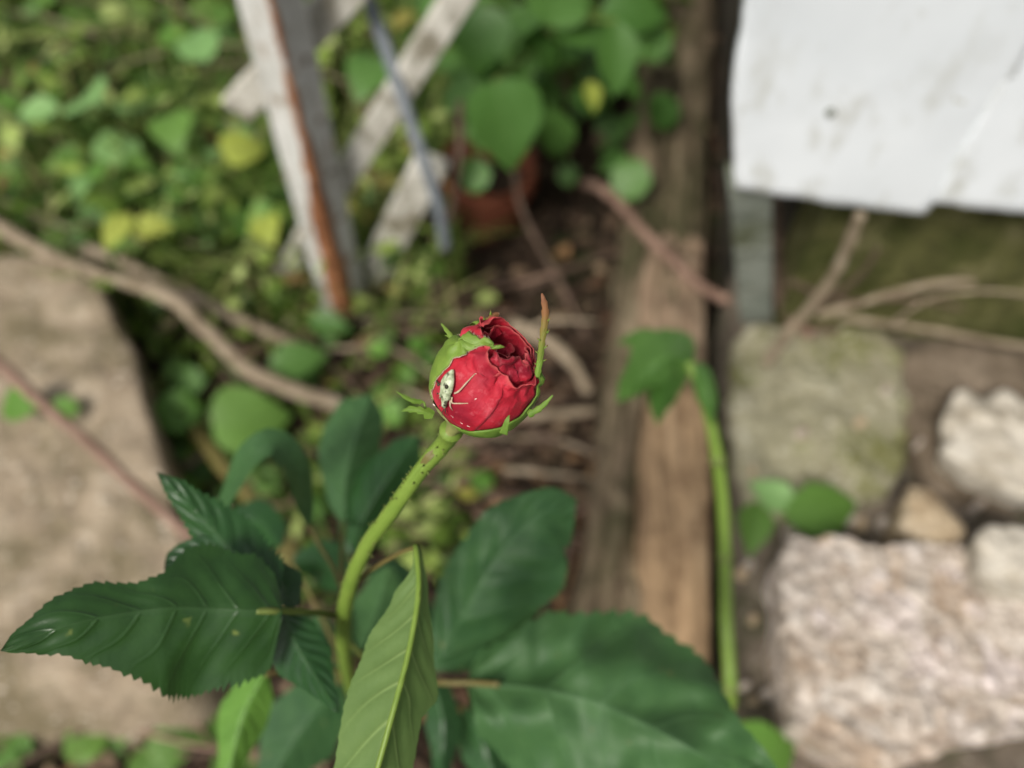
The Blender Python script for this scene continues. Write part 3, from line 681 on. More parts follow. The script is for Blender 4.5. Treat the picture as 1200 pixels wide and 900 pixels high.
# countable small plants and dead leaves
def weed(px, py, h, nl, ls, kinds, label, group, name='weed_plant', seed=0, cat='weed', spread=1.0, shapes=(0, 1, 2)):
    rr = random.Random(seed); b = G(px, py, 0); b.z = gz(b.x, b.y)
    root = empty(name, b, label, cat, group); mb = MB()
    for k in range(nl):
        az = k * 2.4 + rr.uniform(-.4, .4); t = (k + 1) / nl; hh = h * (.3 + .7 * t) * rr.uniform(.8, 1.1); rad = (.5 + rr.random()) * h * .35 * spread
        tip = b + Vector((math.cos(az) * rad, math.sin(az) * rad, hh))
        mid = b + Vector((math.cos(az) * rad * .3, math.sin(az) * rad * .3, hh * .6))
        pts = cr([tuple(b - Vector((0, 0, .004))), tuple(mid), tuple(tip)], 6); mb.tube(pts, [.0012 - .0006 * i / 6 for i in range(7)], 5)
        me = LU[rr.choice(kinds)][rr.choice(shapes)]
        put('leaf', me, root, tip, (math.cos(az), math.sin(az), rr.uniform(-.3, .3)), (rr.gauss(0, .2), rr.gauss(-.25, .2), 1), ls * rr.uniform(.7, 1.2))
    mb.build('stem', M['stem_dull'], root); return root
rnd.seed(21)
k = 0
while k < 46:
    x, y = rnd.uniform(-60, 300), rnd.uniform(-60, 300)
    weed(x, y, rnd.uniform(.03, .09), rnd.randint(4, 8), rnd.uniform(.024, .05), ['weed', 'weed', 'pale', 'fresh', 'pale', 'fresh'] , 'small green weed in the dense patch left of the rusty post', 'weeds at the back left', seed=k); k += 1
for i in range(14):
    weed(rnd.uniform(170, 480), rnd.uniform(390, 640), rnd.uniform(.02, .045), rnd.randint(3, 6), rnd.uniform(.02, .034), ['weed', 'fresh', 'climb'], 'small weed in the shade between the flagstone and the rose stem', 'weeds beside the flagstone', seed=100 + i)
for i in range(8):
    weed(rnd.uniform(20, 330), rnd.uniform(845, 900), rnd.uniform(.015, .03), rnd.randint(3, 4), rnd.uniform(.022, .032), ['weed', 'fresh'], 'small round leaved weed below the flagstone', 'weeds bottom left', seed=140 + i, shapes=(2,))
def single(px, py, z, kind, sh, L, az, label, name='leaf_plant', cat='leaf', el=0.1, up=(0, -.35, 1), part='leaf'):
    """one showy leaf on its stalk"""
    p = G(px, py, z); b = Vector((p.x, p.y + .02, gz(p.x, p.y + .02)))
    root = empty(name, b, label, cat); d = Vector((math.cos(az), math.sin(az), el)); st = p - d * L * .5
    mb = MB(); mb.tube(cr([tuple(b), tuple((b + st) / 2 + Vector((.004, 0, .008))), tuple(st)], 8), .0013, 6); mb.build('stalk', M['stem_dull'], root)
    put(part, LU[kind][sh], root, st, d, up, L); return root
single(92, 108, .14, 'pale', 1, .062, 2.4, 'large pale green leaf near the top left corner', el=-.1)
single(40, 128, .13, 'pale', 0, .045, 3.3, 'pale green leaf left of the large pale leaf')
single(200, 150, .13, 'weed', 1, .05, -1.3, 'mid green leaf right of the large pale leaf')
single(288, 170, .13, 'yellow', 1, .046, .5, 'yellow leaf beside the rusty post')
single(135, 268, .13, 'yellow', 0, .040, -1.9, 'yellow leaf above the flagstone')
single(178, 264, .125, 'yellow', 0, .036, .2, 'narrow yellow leaf just right of the yellow leaf above the flagstone')
single(311, 268, .10, 'yellow', 1, .034, -1.2, 'yellow green leaf at the foot of the rusty post, left side')
single(232, 50, .14, 'pale', 2, .05, -1.2, 'pale grey green leaf high up left of the rusty post')
single(112, 195, .13, 'fresh', 0, .036, 1.9, 'bright green leaf above the yellow leaf')
single(205, 482, .04, 'fresh', 2, .042, .3, 'bright round leaf right of the flagstone')
single(296, 488, .05, 'weed', 1, .07, .2, 'dark green leaf above the arched rose leaf')
single(350, 420, .05, 'climb', 0, .055, .3, 'mid green leaf beneath the long pale brown branch')
single(385, 378, .05, 'climb', 0, .04, -.3, 'small green leaf at the foot of the rusty post')
single(20, 470, .10, 'fresh', 2, .035, 2.8, 'bright green leaf lying over the left edge of the flagstone')
single(75, 478, .09, 'fresh', 2, .022, .3, 'small pale leaf on the middle of the flagstone')
single(430, 85, .14, 'climb', 1, .06, -1.9, 'blue green leaf between the rusty post and the cane')
single(905, 578, .125, 'pale', 0, .036, 2.5, 'light green leaf on the ledge above the rubble stone')
single(970, 596, .130, 'weed', 0, .060, .15, 'dark green leaf lying on the ledge behind the rubble stone')
single(885, 618, .12, 'weed', 0, .040, -1.8, 'shaded green leaf at the left rim of the ledge')
single(905, 888, .14, 'fresh', 1, .05, .2, 'pale green leaf peeping out under the big rose leaf')
single(100, 868, .02, 'weed', 2, .032, 1.2, 'round dark green leaf below the flagstone')
single(200, 872, .02, 'weed', 2, .034, .4, 'second round dark green leaf below the flagstone')
single(565, 562, .03, 'fresh', 2, .022, 1.2, 'small bright leaf below the rosebud behind the rose leaf')
rnd.seed(33)
for i in range(60):
    x, y = (rnd.uniform(420, 720), rnd.uniform(240, 640)) if i < 34 else (rnd.uniform(0, 420), rnd.uniform(180, 520)) if i < 46 else (rnd.uniform(0, 420), rnd.uniform(800, 900))
    p = G(x, y, 0); p.z = gz(p.x, p.y) + rnd.uniform(.006, .016); a = rnd.uniform(0, 6.28)
    if G(x, y, .08).x < G(215, 640, .08).x and y > 300 and y < 800: continue
    o = put('dead_leaf', LU['dead'][rnd.randrange(3)], None, p, (math.cos(a), math.sin(a), rnd.uniform(-.1, .3)), (rnd.gauss(0, .3), rnd.gauss(0, .3), 1), rnd.uniform(.02, .04))
    tag(o, 'curled brown dead leaf on the soil', 'dead leaf', 'dead leaves in the litter')
o = put('dead_leaf', LU['dead'][1], None, G(228, 100, .09), (.1, -.4, -1), (0, -1, .3), .04); tag(o, 'orange brown dead leaf caught in the weeds left of the rusty post', 'dead leaf')

# ------------------------------------------------------------------ climber with big leaves at the top middle
cb = G(640, 150, 0); croot = empty('climbing_plant', cb, 'leafy green climber hanging behind the clay pot at the top', 'plant')
rr = random.Random(5); mb = MB()
CL = [(598, 150, .60, 1, .074, -70), (560, 52, .66, 1, .062, -100), (572, 145, .66, 2, .05, 200), (690, 28, .66, 0, .066, 20), (724, 70, .58, 0, .055, -85), (748, 12, .62, 0, .06, 0),
      (610, 18, .70, 2, .05, 60), (640, 60, .72, 1, .05, -20), (545, 110, .70, 2, .05, 170), (556, 205, .68, 2, .032, -90), (640, 110, .78, 2, .04, -60), (520, 20, .76, 0, .05, 120),
      (665, 205, .80, 2, .025, -90), (590, 90, .70, 1, .05, 20), (655, -10, .64, 1, .06, 80), (700, 110, .82, 0, .045, -30), (770, 60, .80, 2, .03, 0)]
for i, (x, y, d, sh, L, az) in enumerate(CL):
    p = P(x, y, d); a = R(az); dv = RT * math.cos(a) + UP * math.sin(a) + FW * rr.uniform(-.1, .25)
    st = p - dv.normalized() * L * .5
    put('leaf', LU['climb'][sh], croot, st, dv, -FW + UP * rr.uniform(.0, .5) + RT * rr.uniform(-.3, .3), L)
    c = cb + Vector((rr.uniform(-.05, .05), rr.uniform(0, .06), 0)); mb.tube(cr([tuple(c), tuple(c.lerp(st, .5) + Vector((0, .03, .03))), tuple(st)], 10), [.0028 - .0016 * k / 10 for k in range(11)], 6)
for i in range(80):
    x, y = rr.uniform(520, 780), rr.uniform(-80, 150 if i % 3 else 200); d = rr.uniform(.70, .98) - max(0, (200 - y)) * .0
    p = P(x, y, d)
    if p.z < .02: continue
    a = rr.uniform(0, 6.28); dv = RT * math.cos(a) + UP * math.sin(a)
    put('leaf', LU['climb'][rr.choice((0, 1, 2))], croot, p, dv, -FW + UP * .5 + RT * rr.uniform(-.5, .5), rr.uniform(.03, .055))
mb.build('stem', M['stem_dull'], croot)
o = put('dead_leaf', LU['yellow'][0], None, P(690, 95, .70), RT * .3 - UP, -FW + UP, .028); tag(o, 'withered yellow leaf hanging left of the log top', 'dead leaf')

# ------------------------------------------------------------------ tall shoot beside the log
sb = Vector((.142, .145, 0)); shoot = empty('tall_shoot', sb, 'tall thick green shoot beside the log with a drooping leaf tip', 'plant')
sp = [tuple(sb), tuple(P(852, 830, .43)), tuple(P(851, 720, .42)), tuple(P(848, 600, .41)), tuple(P(838, 520, .40)), tuple(P(822, 455, .395)), tuple(P(806, 425, .395))]
mb = MB(); mb.tube(cr(sp, 40), [.0037 - .0012 * (i / 40) ** 2 for i in range(41)], 12, .08); mb.build('stem', M['stem'], shoot)
mb = MB(); leaf_px(mb, [(812, 428, .395), (785, 418, .385), (755, 440, .385), (722, 472, .40)], [(0, 4), (.2, 30), (.5, 38), (.8, 18), (1, 0)], [(0, 4), (.2, 22), (.5, 24), (.8, 12), (1, 0)], 30, 5, (.0006, .0003), 14, .08, .001); mb.build('leaf', M['climb'], shoot)
mb = MB(); leaf_px(mb, [(806, 425, .395), (780, 405, .40), (750, 398, .41), (722, 402, .42)], [(0, 3), (.3, 12), (.6, 14), (1, 0)], [(0, 3), (.3, 16), (.6, 14), (1, 0)], 24, 4, (.0005, .0005)); mb.build('leaf', M['climb'], shoot)
mb = MB(); leaf_px(mb, [(806, 428, .395), (822, 440, .388), (832, 470, .385), (834, 500, .39)], [(0, 4), (.3, 14), (.6, 14), (1, 0)], [(0, 4), (.3, 12), (.6, 10), (1, 0)], 24, 4, (.0004, .0004)); mb.build('leaf', M['climb'], shoot)

mb = MB(); leaf_px(mb, [(808, 426, .396), (790, 440, .40), (775, 470, .41), (770, 500, .42)], [(0, 4), (.3, 20), (.6, 18), (1, 0)], [(0, 4), (.3, 16), (.6, 16), (1, 0)], 24, 4, (.0004, .0004), wavy=.004); mb.build('leaf', M['climb'], shoot)
for i in (9, 17, 25, 32):
    c = Vector(cr(sp, 40)[i]); mb = MB(); mb.tube([c - Vector((0, 0, .003)), c, c + Vector((0, 0, .003))], [.0032, .0047, .0032], 12, .1, i); mb.build('node', M['stem_dull'], shoot)
# ------------------------------------------------------------------ the rose
D0 = .160; PXM = D0 / FPX
rb = G(430, 850, 0); rose = empty('rose_plant', Vector((rb.x, rb.y, 0)), 'rose plant with one red bud on a green stem and dark leaves', 'rose')
TAU = R(25); ai = (.57, .82)
img_ax = RT * ai[0] + UP * ai[1]; AX = (img_ax * math.cos(TAU) - FW * math.sin(TAU)).normalized()
E1 = (RT * ai[1] - UP * ai[0]).normalized(); E2 = AX.cross(E1).normalized()
if E2.dot(FW) > 0: E2 = -E2
BC = P(568, 447, D0)
def RP(s): return interp([(-60, 6), (-57, 22), (-50, 38), (-38, 49), (-20, 56), (0, 59), (20, 56), (38, 49), (52, 43), (60, 40), (75, 36)], s)
def bud(th, s, r, cr_=0.0):
    q = AX * s + (E1 * math.cos(th) + E2 * math.sin(th)) * r
    if cr_:
        w = min(1, max(0, (s - 8) / 34)); w = w * w * (3 - 2 * w) * cr_
        q = q + Vector((nz(q, .055, 2), nz(q, .055, 7), nz(q, .055, 13))) * 9.5 * w + Vector((nz(q, .13, 3), nz(q, .13, 8), nz(q, .13, 14))) * 4.8 * w
    return BC + q * PXM
M['hip'] = leaf_mat('rose_hip', (.16, .2, .05), (.26, .25, .1), (.2, .2, .05), .6, .05, 3, .1, .3, scale=500)
mb = MB(); rows = []
for s, r in ((-84, 7), (-76, 9), (-68, 14), (-62, 20), (-57, 25), (-52, 30), (-50, 22)):
    rows.append([bud(a * math.pi / 12, s, r * (1 + .1 * nz((a, s * .1, 0), 1))) for a in range(24)])
mb.grid(rows, None, True); budo = mb.build('rose_bud', M['hip'], rose)
budo['label'] = 'red rosebud just opening, a pale bug on its side'

def petal_mat():
    m, t, b = newmat('rose_petal')
    n1 = tex(t, 'noise', 170, 5, .6); n2 = tex(t, 'noise', 420, 6, .65); n3 = tex(t, 'noise', 90, 3, .5)
    uv = N(t, 'ShaderNodeUVMap'); sp = N(t, 'ShaderNodeSeparateXYZ'); t.links.new(uv.outputs[0], sp.inputs[0])
    mp = N(t, 'ShaderNodeMapping'); mp.inputs['Scale'].default_value = (46, 3, 1); t.links.new(uv.outputs[0], mp.inputs[0])
    vein = N(t, 'ShaderNodeTexNoise'); setin(vein, Scale=1.0, Detail=4); t.links.new(mp.outputs[0], vein.inputs['Vector'])
    c = ramp(t, n1, [(.3, (.45, .012, .028)), (.5, (.60, .026, .05)), (.75, (.70, .075, .11))])
    c = mixc(t, ramp(t, n3, [(.46, 0.0), (.66, .85)]), c, (.23, .010, .03))
    c = mixc(t, ramp(t, n2, [(.57, 0.0), (.72, .6)]), c, (.74, .17, .20))
    c = mixc(t, mathn(t, 'MULTIPLY', ramp(t, vein.outputs[0], [(.45, 0.0), (.65, 1.0)]), .3), c, (.40, .012, .028))
    edge = ramp(t, sp.outputs[1], [(.955, 0.0), (.995, .6)])
    c = mixc(t, edge, c, (.72, .16, .15))
    t.links.new(c, b.inputs['Base Color']); setin(b, Roughness=.58); b.inputs['Specular IOR Level'].default_value = .25
    b.inputs['Sheen Weight'].default_value = .12; b.inputs['Sheen Tint'].default_value = (1, .5, .5, 1); b.inputs['Sheen Roughness'].default_value = .4
    h = mathn(t, 'ADD', mathn(t, 'MULTIPLY', vein.outputs[0], .5), mathn(t, 'ADD', n2, n1))
    bump(t, b, h, .6, .0005)
    tr = N(t, 'ShaderNodeBsdfTranslucent'); t.links.new(c, tr.inputs[0])
    mx = N(t, 'ShaderNodeMixShader'); mx.inputs[0].default_value = .34
    t.links.new(b.outputs[0], mx.inputs[1]); t.links.new(tr.outputs[0], mx.inputs[2])
    t.links.new(mx.outputs[0], t.nodes['Material Output'].inputs[0])
    return m
M['petal'] = petal_mat()
def petal(t0, t1, k0, k1, top, curl=6, wr=2.0, seed=1, nu=56, nv=56, sb=-58, lip=.08, wexp=2.0, sidecurl=0, crum=1.0):
    """petal wrapped round the bud from angle t0 to t1; k0..k1 radius scale (spiral), top = list (f, s) of its rim"""
    mb = MB(); rows = []; uvs = []
    for j in range(nv + 1):
        v = j / nv; row = []; ur = []
        for i in range(nu + 1):
            f = i / nu; th = R(t0 + (t1 - t0) * f)
            st = interp(top, f) + 1.6 * nz((f * 7, seed, 2), 1) + .9 * nz((f * 22, seed, 5), 1)
            s = sb + (st - sb) * v; k = k0 + (k1 - k0) * f
            r = RP(s) * k
            x3 = (math.cos(th) * r * .03, math.sin(th) * r * .03, s * .03)
            r += wr * (v ** wexp) * (fbm(x3, 1.3, seed, 3) + .5 * nz((f * 14, v * 2.5, seed), 1)) + .5 * fbm(x3, 3.0, seed + 4, 3)
            lv = max(0, (v - (1 - lip)) / lip)
            r += curl * lv * lv * (.6 + .6 * nz((f * 5, seed, 9), 1)); s -= abs(curl) * .5 * lv ** 4
            e = max(0, 1 - min(f, 1 - f) / .06); r += sidecurl * e * e
            row.append(bud(th, s, r, crum)); ur.append((f, v))
        rows.append(row); uvs.append(ur)
    mb.grid(rows, uvs); o = mb.build('petal', M['petal'], budo)
    md = o.modifiers.new('thick', 'SOLIDIFY'); md.thickness = .00018; md.offset = -1
    return o
OUTER = []
# front pair, then back and inner petals
OUTER.append(petal(62, 262, .985, 1.02, [(0, 40), (.08, 46), (.22, 53), (.5, 57), (.7, 60), (1, 50)], 1, 2.2, 3, sidecurl=1.2))
OUTER.append(petal(-62, 100, 1.0, .965, [(0, 50), (.2, 50), (.42, 46), (.55, 47), (.7, 38), (.85, 44), (1, 32)], 3.0, 3.4, 8, sidecurl=.6))
petal(170, 372, .95, .93, [(0, 60), (.2, 69), (.3, 68), (.6, 61), (.8, 55), (1, 50)], -4, 1.2, 13, sb=-40, lip=.06, crum=.3)
petal(200, 352, .80, .84, [(0, 54), (.3, 63), (.6, 59), (1, 50)], -2, 1.2, 17, sb=-30, crum=.35)
petal(10, 160, .86, .78, [(0, 50), (.3, 60), (.5, 55), (.8, 60), (1, 52)], -6, 4.5, 23, sb=-10)
petal(-50, 80, .74, .70, [(0, 54), (.4, 60), (.7, 54), (1, 54)], -4, 4.5, 29, sb=-5)
petal(100, 230, .72, .66, [(0, 50), (.4, 56), (1, 54)], 4, 4, 31, sb=-5)
petal(10, 150, .56, .5, [(0, 48), (.5, 52), (1, 50)], 4, 5, 41, sb=0, nu=40, nv=30)
petal(-20, 170, .36, .26, [(0, 46), (.5, 52), (1, 46)], 4, 4, 47, sb=5, nu=36, nv=26)
petal(150, 360, .28, .14, [(0, 46), (.5, 50), (1, 44)], 3, 4, 53, sb=5, nu=36, nv=26)
# sepals
M['sepal'] = leaf_mat('sepal', (.10, .20, .025), (.22, .33, .055), (.3, .4, .1), .5, .2, 4, .2, .4, scale=500, bdist=.0002)
M['sepal_rim'] = leaf_mat('sepal_rim', (.5, .42, .28), (.62, .45, .36), (.5, .4, .3), .6, .2, 3, .1, .3, scale=500)
def tip_mat():
    m = leaf_mat('sepal_tip', (.15, .13, .03), (.26, .12, .05), (.3, .2, .08), .55, .2, 3, .2, .4, scale=300)
    t = m.node_tree; b = t.nodes['Principled BSDF']; uv = N(t, 'ShaderNodeUVMap'); sp = N(t, 'ShaderNodeSeparateXYZ'); t.links.new(uv.outputs[0], sp.inputs[0])
    u = mathn(t, 'ADD', sp.outputs[0], mathn(t, 'MULTIPLY', mathn(t, 'SUBTRACT', tex(t, 'noise', 700, 3), .5), .35))
    t.links.new(ramp(t, u, [(.15, (.17, .30, .04)), (.5, (.20, .19, .035)), (.72, (.26, .12, .045)), (.95, (.24, .10, .05)), (1, (.4, .25, .15))]), b.inputs['Base Color']); return m
M['sepal_tip'] = tip_mat()
def sepal_wrap(mb, path, rk=1.05, n=34, m=8, seed=0, hair=False):
    """path: (theta deg, s, half width deg)"""
    q = cr(path, n); rows = []; uvs = []
    for i, (th, s, hw) in enumerate(q):
        row = []; ur = []; hw *= 1 + .16 * nz((i * .45, seed, 4), 1) + .08 * nz((i * 1.3, seed, 6), 1)
        for j in range(-m, m + 1):
            f = j / m; r = RP(s) * rk + 2.5 * max(0, min(1, (s - 5) / 30)) + 1.6 * (1 - abs(f) ** 4) + .5 * nz((th * .1 + f * 4, s * .1, seed), 1)
            row.append(bud(R(th + hw * f), s, r, 1.0)); ur.append((i / n, f))
        rows.append(row); uvs.append(ur)
    mb.grid(rows, uvs); return rows
# big left sepal with its pale rim
mb = MB(); rows = sepal_wrap(mb, [(188, -56, 44), (186, -38, 42), (176, -14, 36), (165, 10, 31), (150, 32, 20), (134, 46, 11), (115, 58, 4.5), (98, 68, .6)], 1.035, seed=2)
leaf_px(mb, [(533, 404, D0 - .001), (528, 393, D0 - .001), (517, 379, D0 - .002)], [(0, 3), (.5, 2.2), (1, 0)], [(0, 3), (.5, 3.0), (1, 0)], 16, 3, (.0001, .0001), 5, .4)
leaf_px(mb, [(527, 395, D0 - .001), (522, 393, D0)], [(0, 1), (1, .2)], [(0, 1), (1, .2)], 4, 1)
so_ = mb.build('sepal', M['sepal'], budo)
md = so_.modifiers.new('thick', 'SOLIDIFY'); md.thickness = .0003; md.offset = -1
hb = MB(); hr = random.Random(3)
for i in range(2, 32):
    for e in (0, -1):
        for q in range(3):
            p = rows[i][e].lerp(rows[i + 1][e], hr.random()); d = (rows[i][e] - rows[i][8]).normalized() + (p - BC).normalized() * .8 + Vector((hr.gauss(0, .4), hr.gauss(0, .4), hr.gauss(0, .4))); L = hr.uniform(.0002, .0007)
            hb.tube([p, p + d.normalized() * L * .5, p + d.normalized() * L], [.00005, .00004, .00005], 4)
hb.build('hair', M['sepal_rim'], budo)
edge_side = 0 if (rows[10][0] - CP).length < (rows[10][-1] - CP).length else -1
mb = MB(); mb.tube([r_[edge_side] for r_ in rows[2:-4]], [.00013 + .0001 * nz((i * .7, 0, 0), 1) for i in range(len(rows) - 6)], 6); mb.build('sepal_edge', M['sepal_rim'], budo)
# right sepal with the long tip and side lobes
mb = MB(); sepal_wrap(mb, [(48, -57, 40), (34, -46, 40), (22, -28, 31), (10, -6, 20), (3, 16, 12), (2, 36, 6), (6, 50, 5), (10, 60, 4)], 1.04, seed=5)
leaf_px(mb, [(619, 486, D0 - .004), (634, 477, D0 - .005), (648, 463, D0 - .006)], [(0, 4), (.5, 3), (1, 0)], [(0, 4), (.5, 2.6), (1, 0)], 16, 3, (.0001, .0001), 4, .4)
leaf_px(mb, [(590, 508, D0 - .009), (594, 494, D0 - .0105), (597, 486, D0 - .0105)], [(0, 5), (.5, 3), (1, 0)], [(0, 5), (.5, 3), (1, 0)], 12, 3)
s2 = mb.build('sepal', M['sepal'], budo)
md = s2.modifiers.new('thick', 'SOLIDIFY'); md.thickness = .0003; md.offset = -1
mb = MB(); leaf_px(mb, [(629, 442, D0 - .0055), (632, 424, D0 - .006), (634.5, 405, D0 - .005), (638, 380, D0 - .005), (639, 362, D0 - .0045), (635, 344, D0 - .004)], [(0, 3), (.2, 3.4), (.45, 3.2), (.7, 3.8), (.88, 2.6), (1, .2)], [(0, 2), (.2, 2.4), (.45, 2.8), (.7, 3.8), (.88, 2.6), (1, .2)], 40, 4, (.00012, .00012), 9, .22)
for (x, y, dx, dy) in ((630, 428, -4, -3), (631, 414, -4, -3), (633, 399, -4, -3), (636, 423, 5, -2), (638, 408, 4, -4), (641, 390, 3, -4), (642, 376, 3, -4)):
    mb.tube([P(x, y, D0 - .0054), P(x + dx * .6, y + dy * .5, D0 - .0054), P(x + dx, y + dy, D0 - .0054)], [.0002, .00012, .00006], 5)
o = mb.build('sepal_tip', M['sepal_tip'], budo); md = o.modifiers.new('thick', 'SOLIDIFY'); md.thickness = .00025
# rear sepal: only its tip shows
mb = MB(); sepal_wrap(mb, [(250, -56, 40), (240, -20, 34), (225, 20, 24), (212, 45, 12), (205, 58, 7)], 1.03, seed=8)
mb.build('sepal', M['sepal'], budo)
mb = MB(); leaf_px(mb, [(546, 404, D0 + .001), (555, 393, D0), (566, 382, D0), (576, 372, D0), (585, 367, D0 + .001)], [(0, 3), (.3, 3.6), (.6, 4.6), (.85, 4.5), (1, 1)], [(0, 3), (.3, 3), (.6, 3.6), (.85, 3.6), (1, 1)], 26, 3, (.00012, .00012), 6, .2)
for (x, y, dx, dy) in ((558, 387, -3, -5), (568, 376, -2, -6), (575, 369, 0, -6)):
    mb.tube([P(x, y, D0), P(x + dx * .6, y + dy * .5, D0), P(x + dx, y + dy, D0)], [.0003, .00018, .00006], 5)
mb.build('sepal_tip', M['sepal_tip'], budo)
# low left sepals, bent back
mb = MB(); leaf_px(mb, [(508, 487, D0 - .001), (495, 482, D0 - .002), (482, 480, D0 - .002), (470, 482, D0 - .002)], [(0, 7), (.35, 4.5), (.7, 4), (1, 0)], [(0, 7), (.35, 4), (.7, 3.2), (1, 0)], 18, 3, (.0001, .0001), 4, .4); mb.build('sepal', M['sepal'], budo)
mb = MB(); leaf_px(mb, [(497, 471, D0), (482, 469, D0 - .001), (463, 458, D0 - .002)], [(0, 1), (.3, 3), (.6, 2.6), (1, 0)], [(0, 1), (.3, 3), (.6, 2.6), (1, 0)], 18, 3, (.0001, .0001), 4, .3); mb.build('sepal', M['sepal'], budo)
mb = MB(); 
mb.tube(cr([tuple(P(497, 471, D0)), tuple(P(499, 478, D0)), tuple(P(504, 485, D0 + .001))], 8), .00025, 6); mb.build('sepal_stalk', M['sepal'], budo)
mb = MB(); sepal_wrap(mb, [(120, -62, 30), (122, -57, 34), (126, -50, 30), (134, -44, 12)], 1.06, 12, 8, 9); mb.build('sepal', M['hip'], budo)
mb = MB(); sepal_wrap(mb, [(82, -62, 34), (78, -57, 38), (74, -52, 34), (64, -46, 14)], 1.05, 12, 8, 10); mb.build('sepal', M['sepal'], budo)
# stem and prickles
spt = [tuple(bud(0, -80, 0)), tuple(P(520, 520, .172)), tuple(P(494, 550, .176)), tuple(P(462, 595, .184)), tuple(P(430, 640, .195)), tuple(P(409, 690, .21)), tuple(P(402, 740, .235)), tuple(P(408, 790, .29)), tuple(P(420, 830, .37)), tuple(rb)]
ST = cr(spt, 90)
mb = MB(); mb.tube(ST, [(.0022 - .0003 * math.sin(i * .06)) * (1 + .25 * max(0, 1 - i / 7)) for i in range(91)], 14, .1); stem = mb.build('stem', M['stem'], rose)
mb2 = MB(); rr = random.Random(8)
for i in range(6, 60):
    c = Vector(ST[i]); 
    for q in range(2):
        a = rr.uniform(0, 6.28); t = (Vector(ST[i + 1]) - c).normalized(); u = t.orthogonal(); w = t.cross(u); d = (u * math.cos(a) + w * math.sin(a)).normalized()
        c2 = c + t * rr.uniform(0, .002); L = rr.choice((.0003, .0005, .0009)); mb2.tube([c2 + d * .0019, c2 + d * (.0021 + L * .5), c2 + d * (.0021 + L)], [.00028, .00014, .00005], 5)
mb2.build('prickle', M['stem_dull'], stem)
mb = MB(); leaf_px(mb, [(492, 548, .1745), (500, 538, .172), (510, 528, .1715), (516, 518, .1715)], [(0, 2), (.4, 4), (1, 0)], [(0, 2), (.4, 5), (1, 0)], 12, 3); mb.build('bract', M['petiole'], rose)

# leaves: each leaflet a part
def rleaf(mid, wl, wr, mat, **kw):
    mb = MB(); kw.setdefault('teeth', 26); leaf_px(mb, mid, wl, wr, **kw); return mb.build('leaf', M[mat], rose)
def pet(pts, r=.0008, mat='petiole'):
    mb = MB(); mb.tube(cr([tuple(P(*p)) for p in pts], 16), r, 8); mb.build('petiole', M[mat], rose)
# left leaf: long glossy terminal leaflet, base first
rleaf([(330, 717, .196), (260, 714, .190), (187, 713, .182), (90, 730, .174), (0, 763, .168)],
      [(0, 12), (.06, 46), (.14, 66), (.3, 76), (.4, 68), (.49, 40), (.56, 33), (.68, 42), (.78, 37), (.9, 18), (1, 0)],
      [(0, 12), (.06, 70), (.2, 92), (.42, 106), (.5, 106), (.6, 80), (.73, 52), (.84, 27), (.93, 10), (1, 0)], 'rose_hero', nu=200, nv=10, tilt=(.00011, .00006), teeth=34, tdepth=.042, quilt=.00035, nvein=8, ripple=.0006, seed=2, wavy=.0018)
rleaf([(322, 700, .2), (285, 660, .205), (235, 605, .208), (183, 553, .205)], [(0, 8), (.2, 38), (.5, 40), (.8, 18), (1, 0)], [(0, 8), (.2, 30), (.5, 34), (.8, 14), (1, 0)], 'rose', nu=120, nv=8, tilt=(.00012, .00012), tdepth=.1, quilt=.0007, seed=4)
rleaf([(322, 690, .2), (270, 660, .205), (225, 655, .206), (192, 668, .204)], [(0, 8), (.3, 28), (.6, 26), (.85, 16), (1, 0)], [(0, 8), (.3, 22), (.6, 22), (.85, 14), (1, 0)], 'rose', nu=90, nv=8, tilt=(.0001, .0001), quilt=.0006, seed=6)
rleaf([(332, 712, .205), (345, 750, .205), (368, 790, .204), (398, 836, .206)], [(0, 8), (.25, 38), (.55, 34), (.85, 10), (1, 0)], [(0, 8), (.25, 30), (.55, 32), (.85, 12), (1, 0)], 'rose', nu=90, nv=8, tilt=(.00012, .00012), quilt=.0006, seed=7)
rleaf([(345, 712, .207), (335, 690, .212), (322, 668, .214), (312, 648, .213)], [(0, 6), (.4, 24), (.8, 12), (1, 0)], [(0, 6), (.4, 26), (.8, 14), (1, 0)], 'rose', nu=60, nv=6, tilt=(.0001, .0001), seed=8)
pet([(402, 722, .23), (370, 718, .215), (330, 716, .197), (300, 716, .193)], .0009, 'stem_dull')
# hanging leaf showing its pale underside
rleaf([(488, 640, .190), (491, 690, .184), (480, 760, .178), (462, 830, .173), (436, 925, .170)], [(0, 3), (.12, 6), (.3, 30), (.5, 50), (.75, 58), (1, 50)][::1], [(0, 3), (.1, 6), (.3, 12), (.5, 30), (.68, 46), (.76, 34), (.9, 40), (1, 50)], 'rose_under', nu=90, nv=8, tilt=(.00012, .00025), quilt=.0007, nvein=7, teeth=24, tdepth=.012, seed=9)
pet([(404, 700, .215), (430, 672, .210), (465, 650, .2), (488, 641, .190)], .0006)
pet([(487, 639, .1905), (491, 690, .1835), (480, 760, .1775), (462, 830, .1725), (440, 910, .1695)], .0007, 'stem')
# centre leaf
rleaf([(510, 786, .275), (540, 725, .268), (580, 655, .262), (628, 605, .262), (676, 584, .268)],
      [(0, 6), (.12, 46), (.35, 76), (.6, 84), (.85, 48), (1, 0)], [(0, 6), (.12, 22), (.35, 44), (.6, 44), (.85, 24), (1, 0)], 'rose_mid', nu=110, nv=10, tilt=(.00012, .0002), quilt=.0014, tdepth=.03, nvein=7, seed=11, wavy=.006)
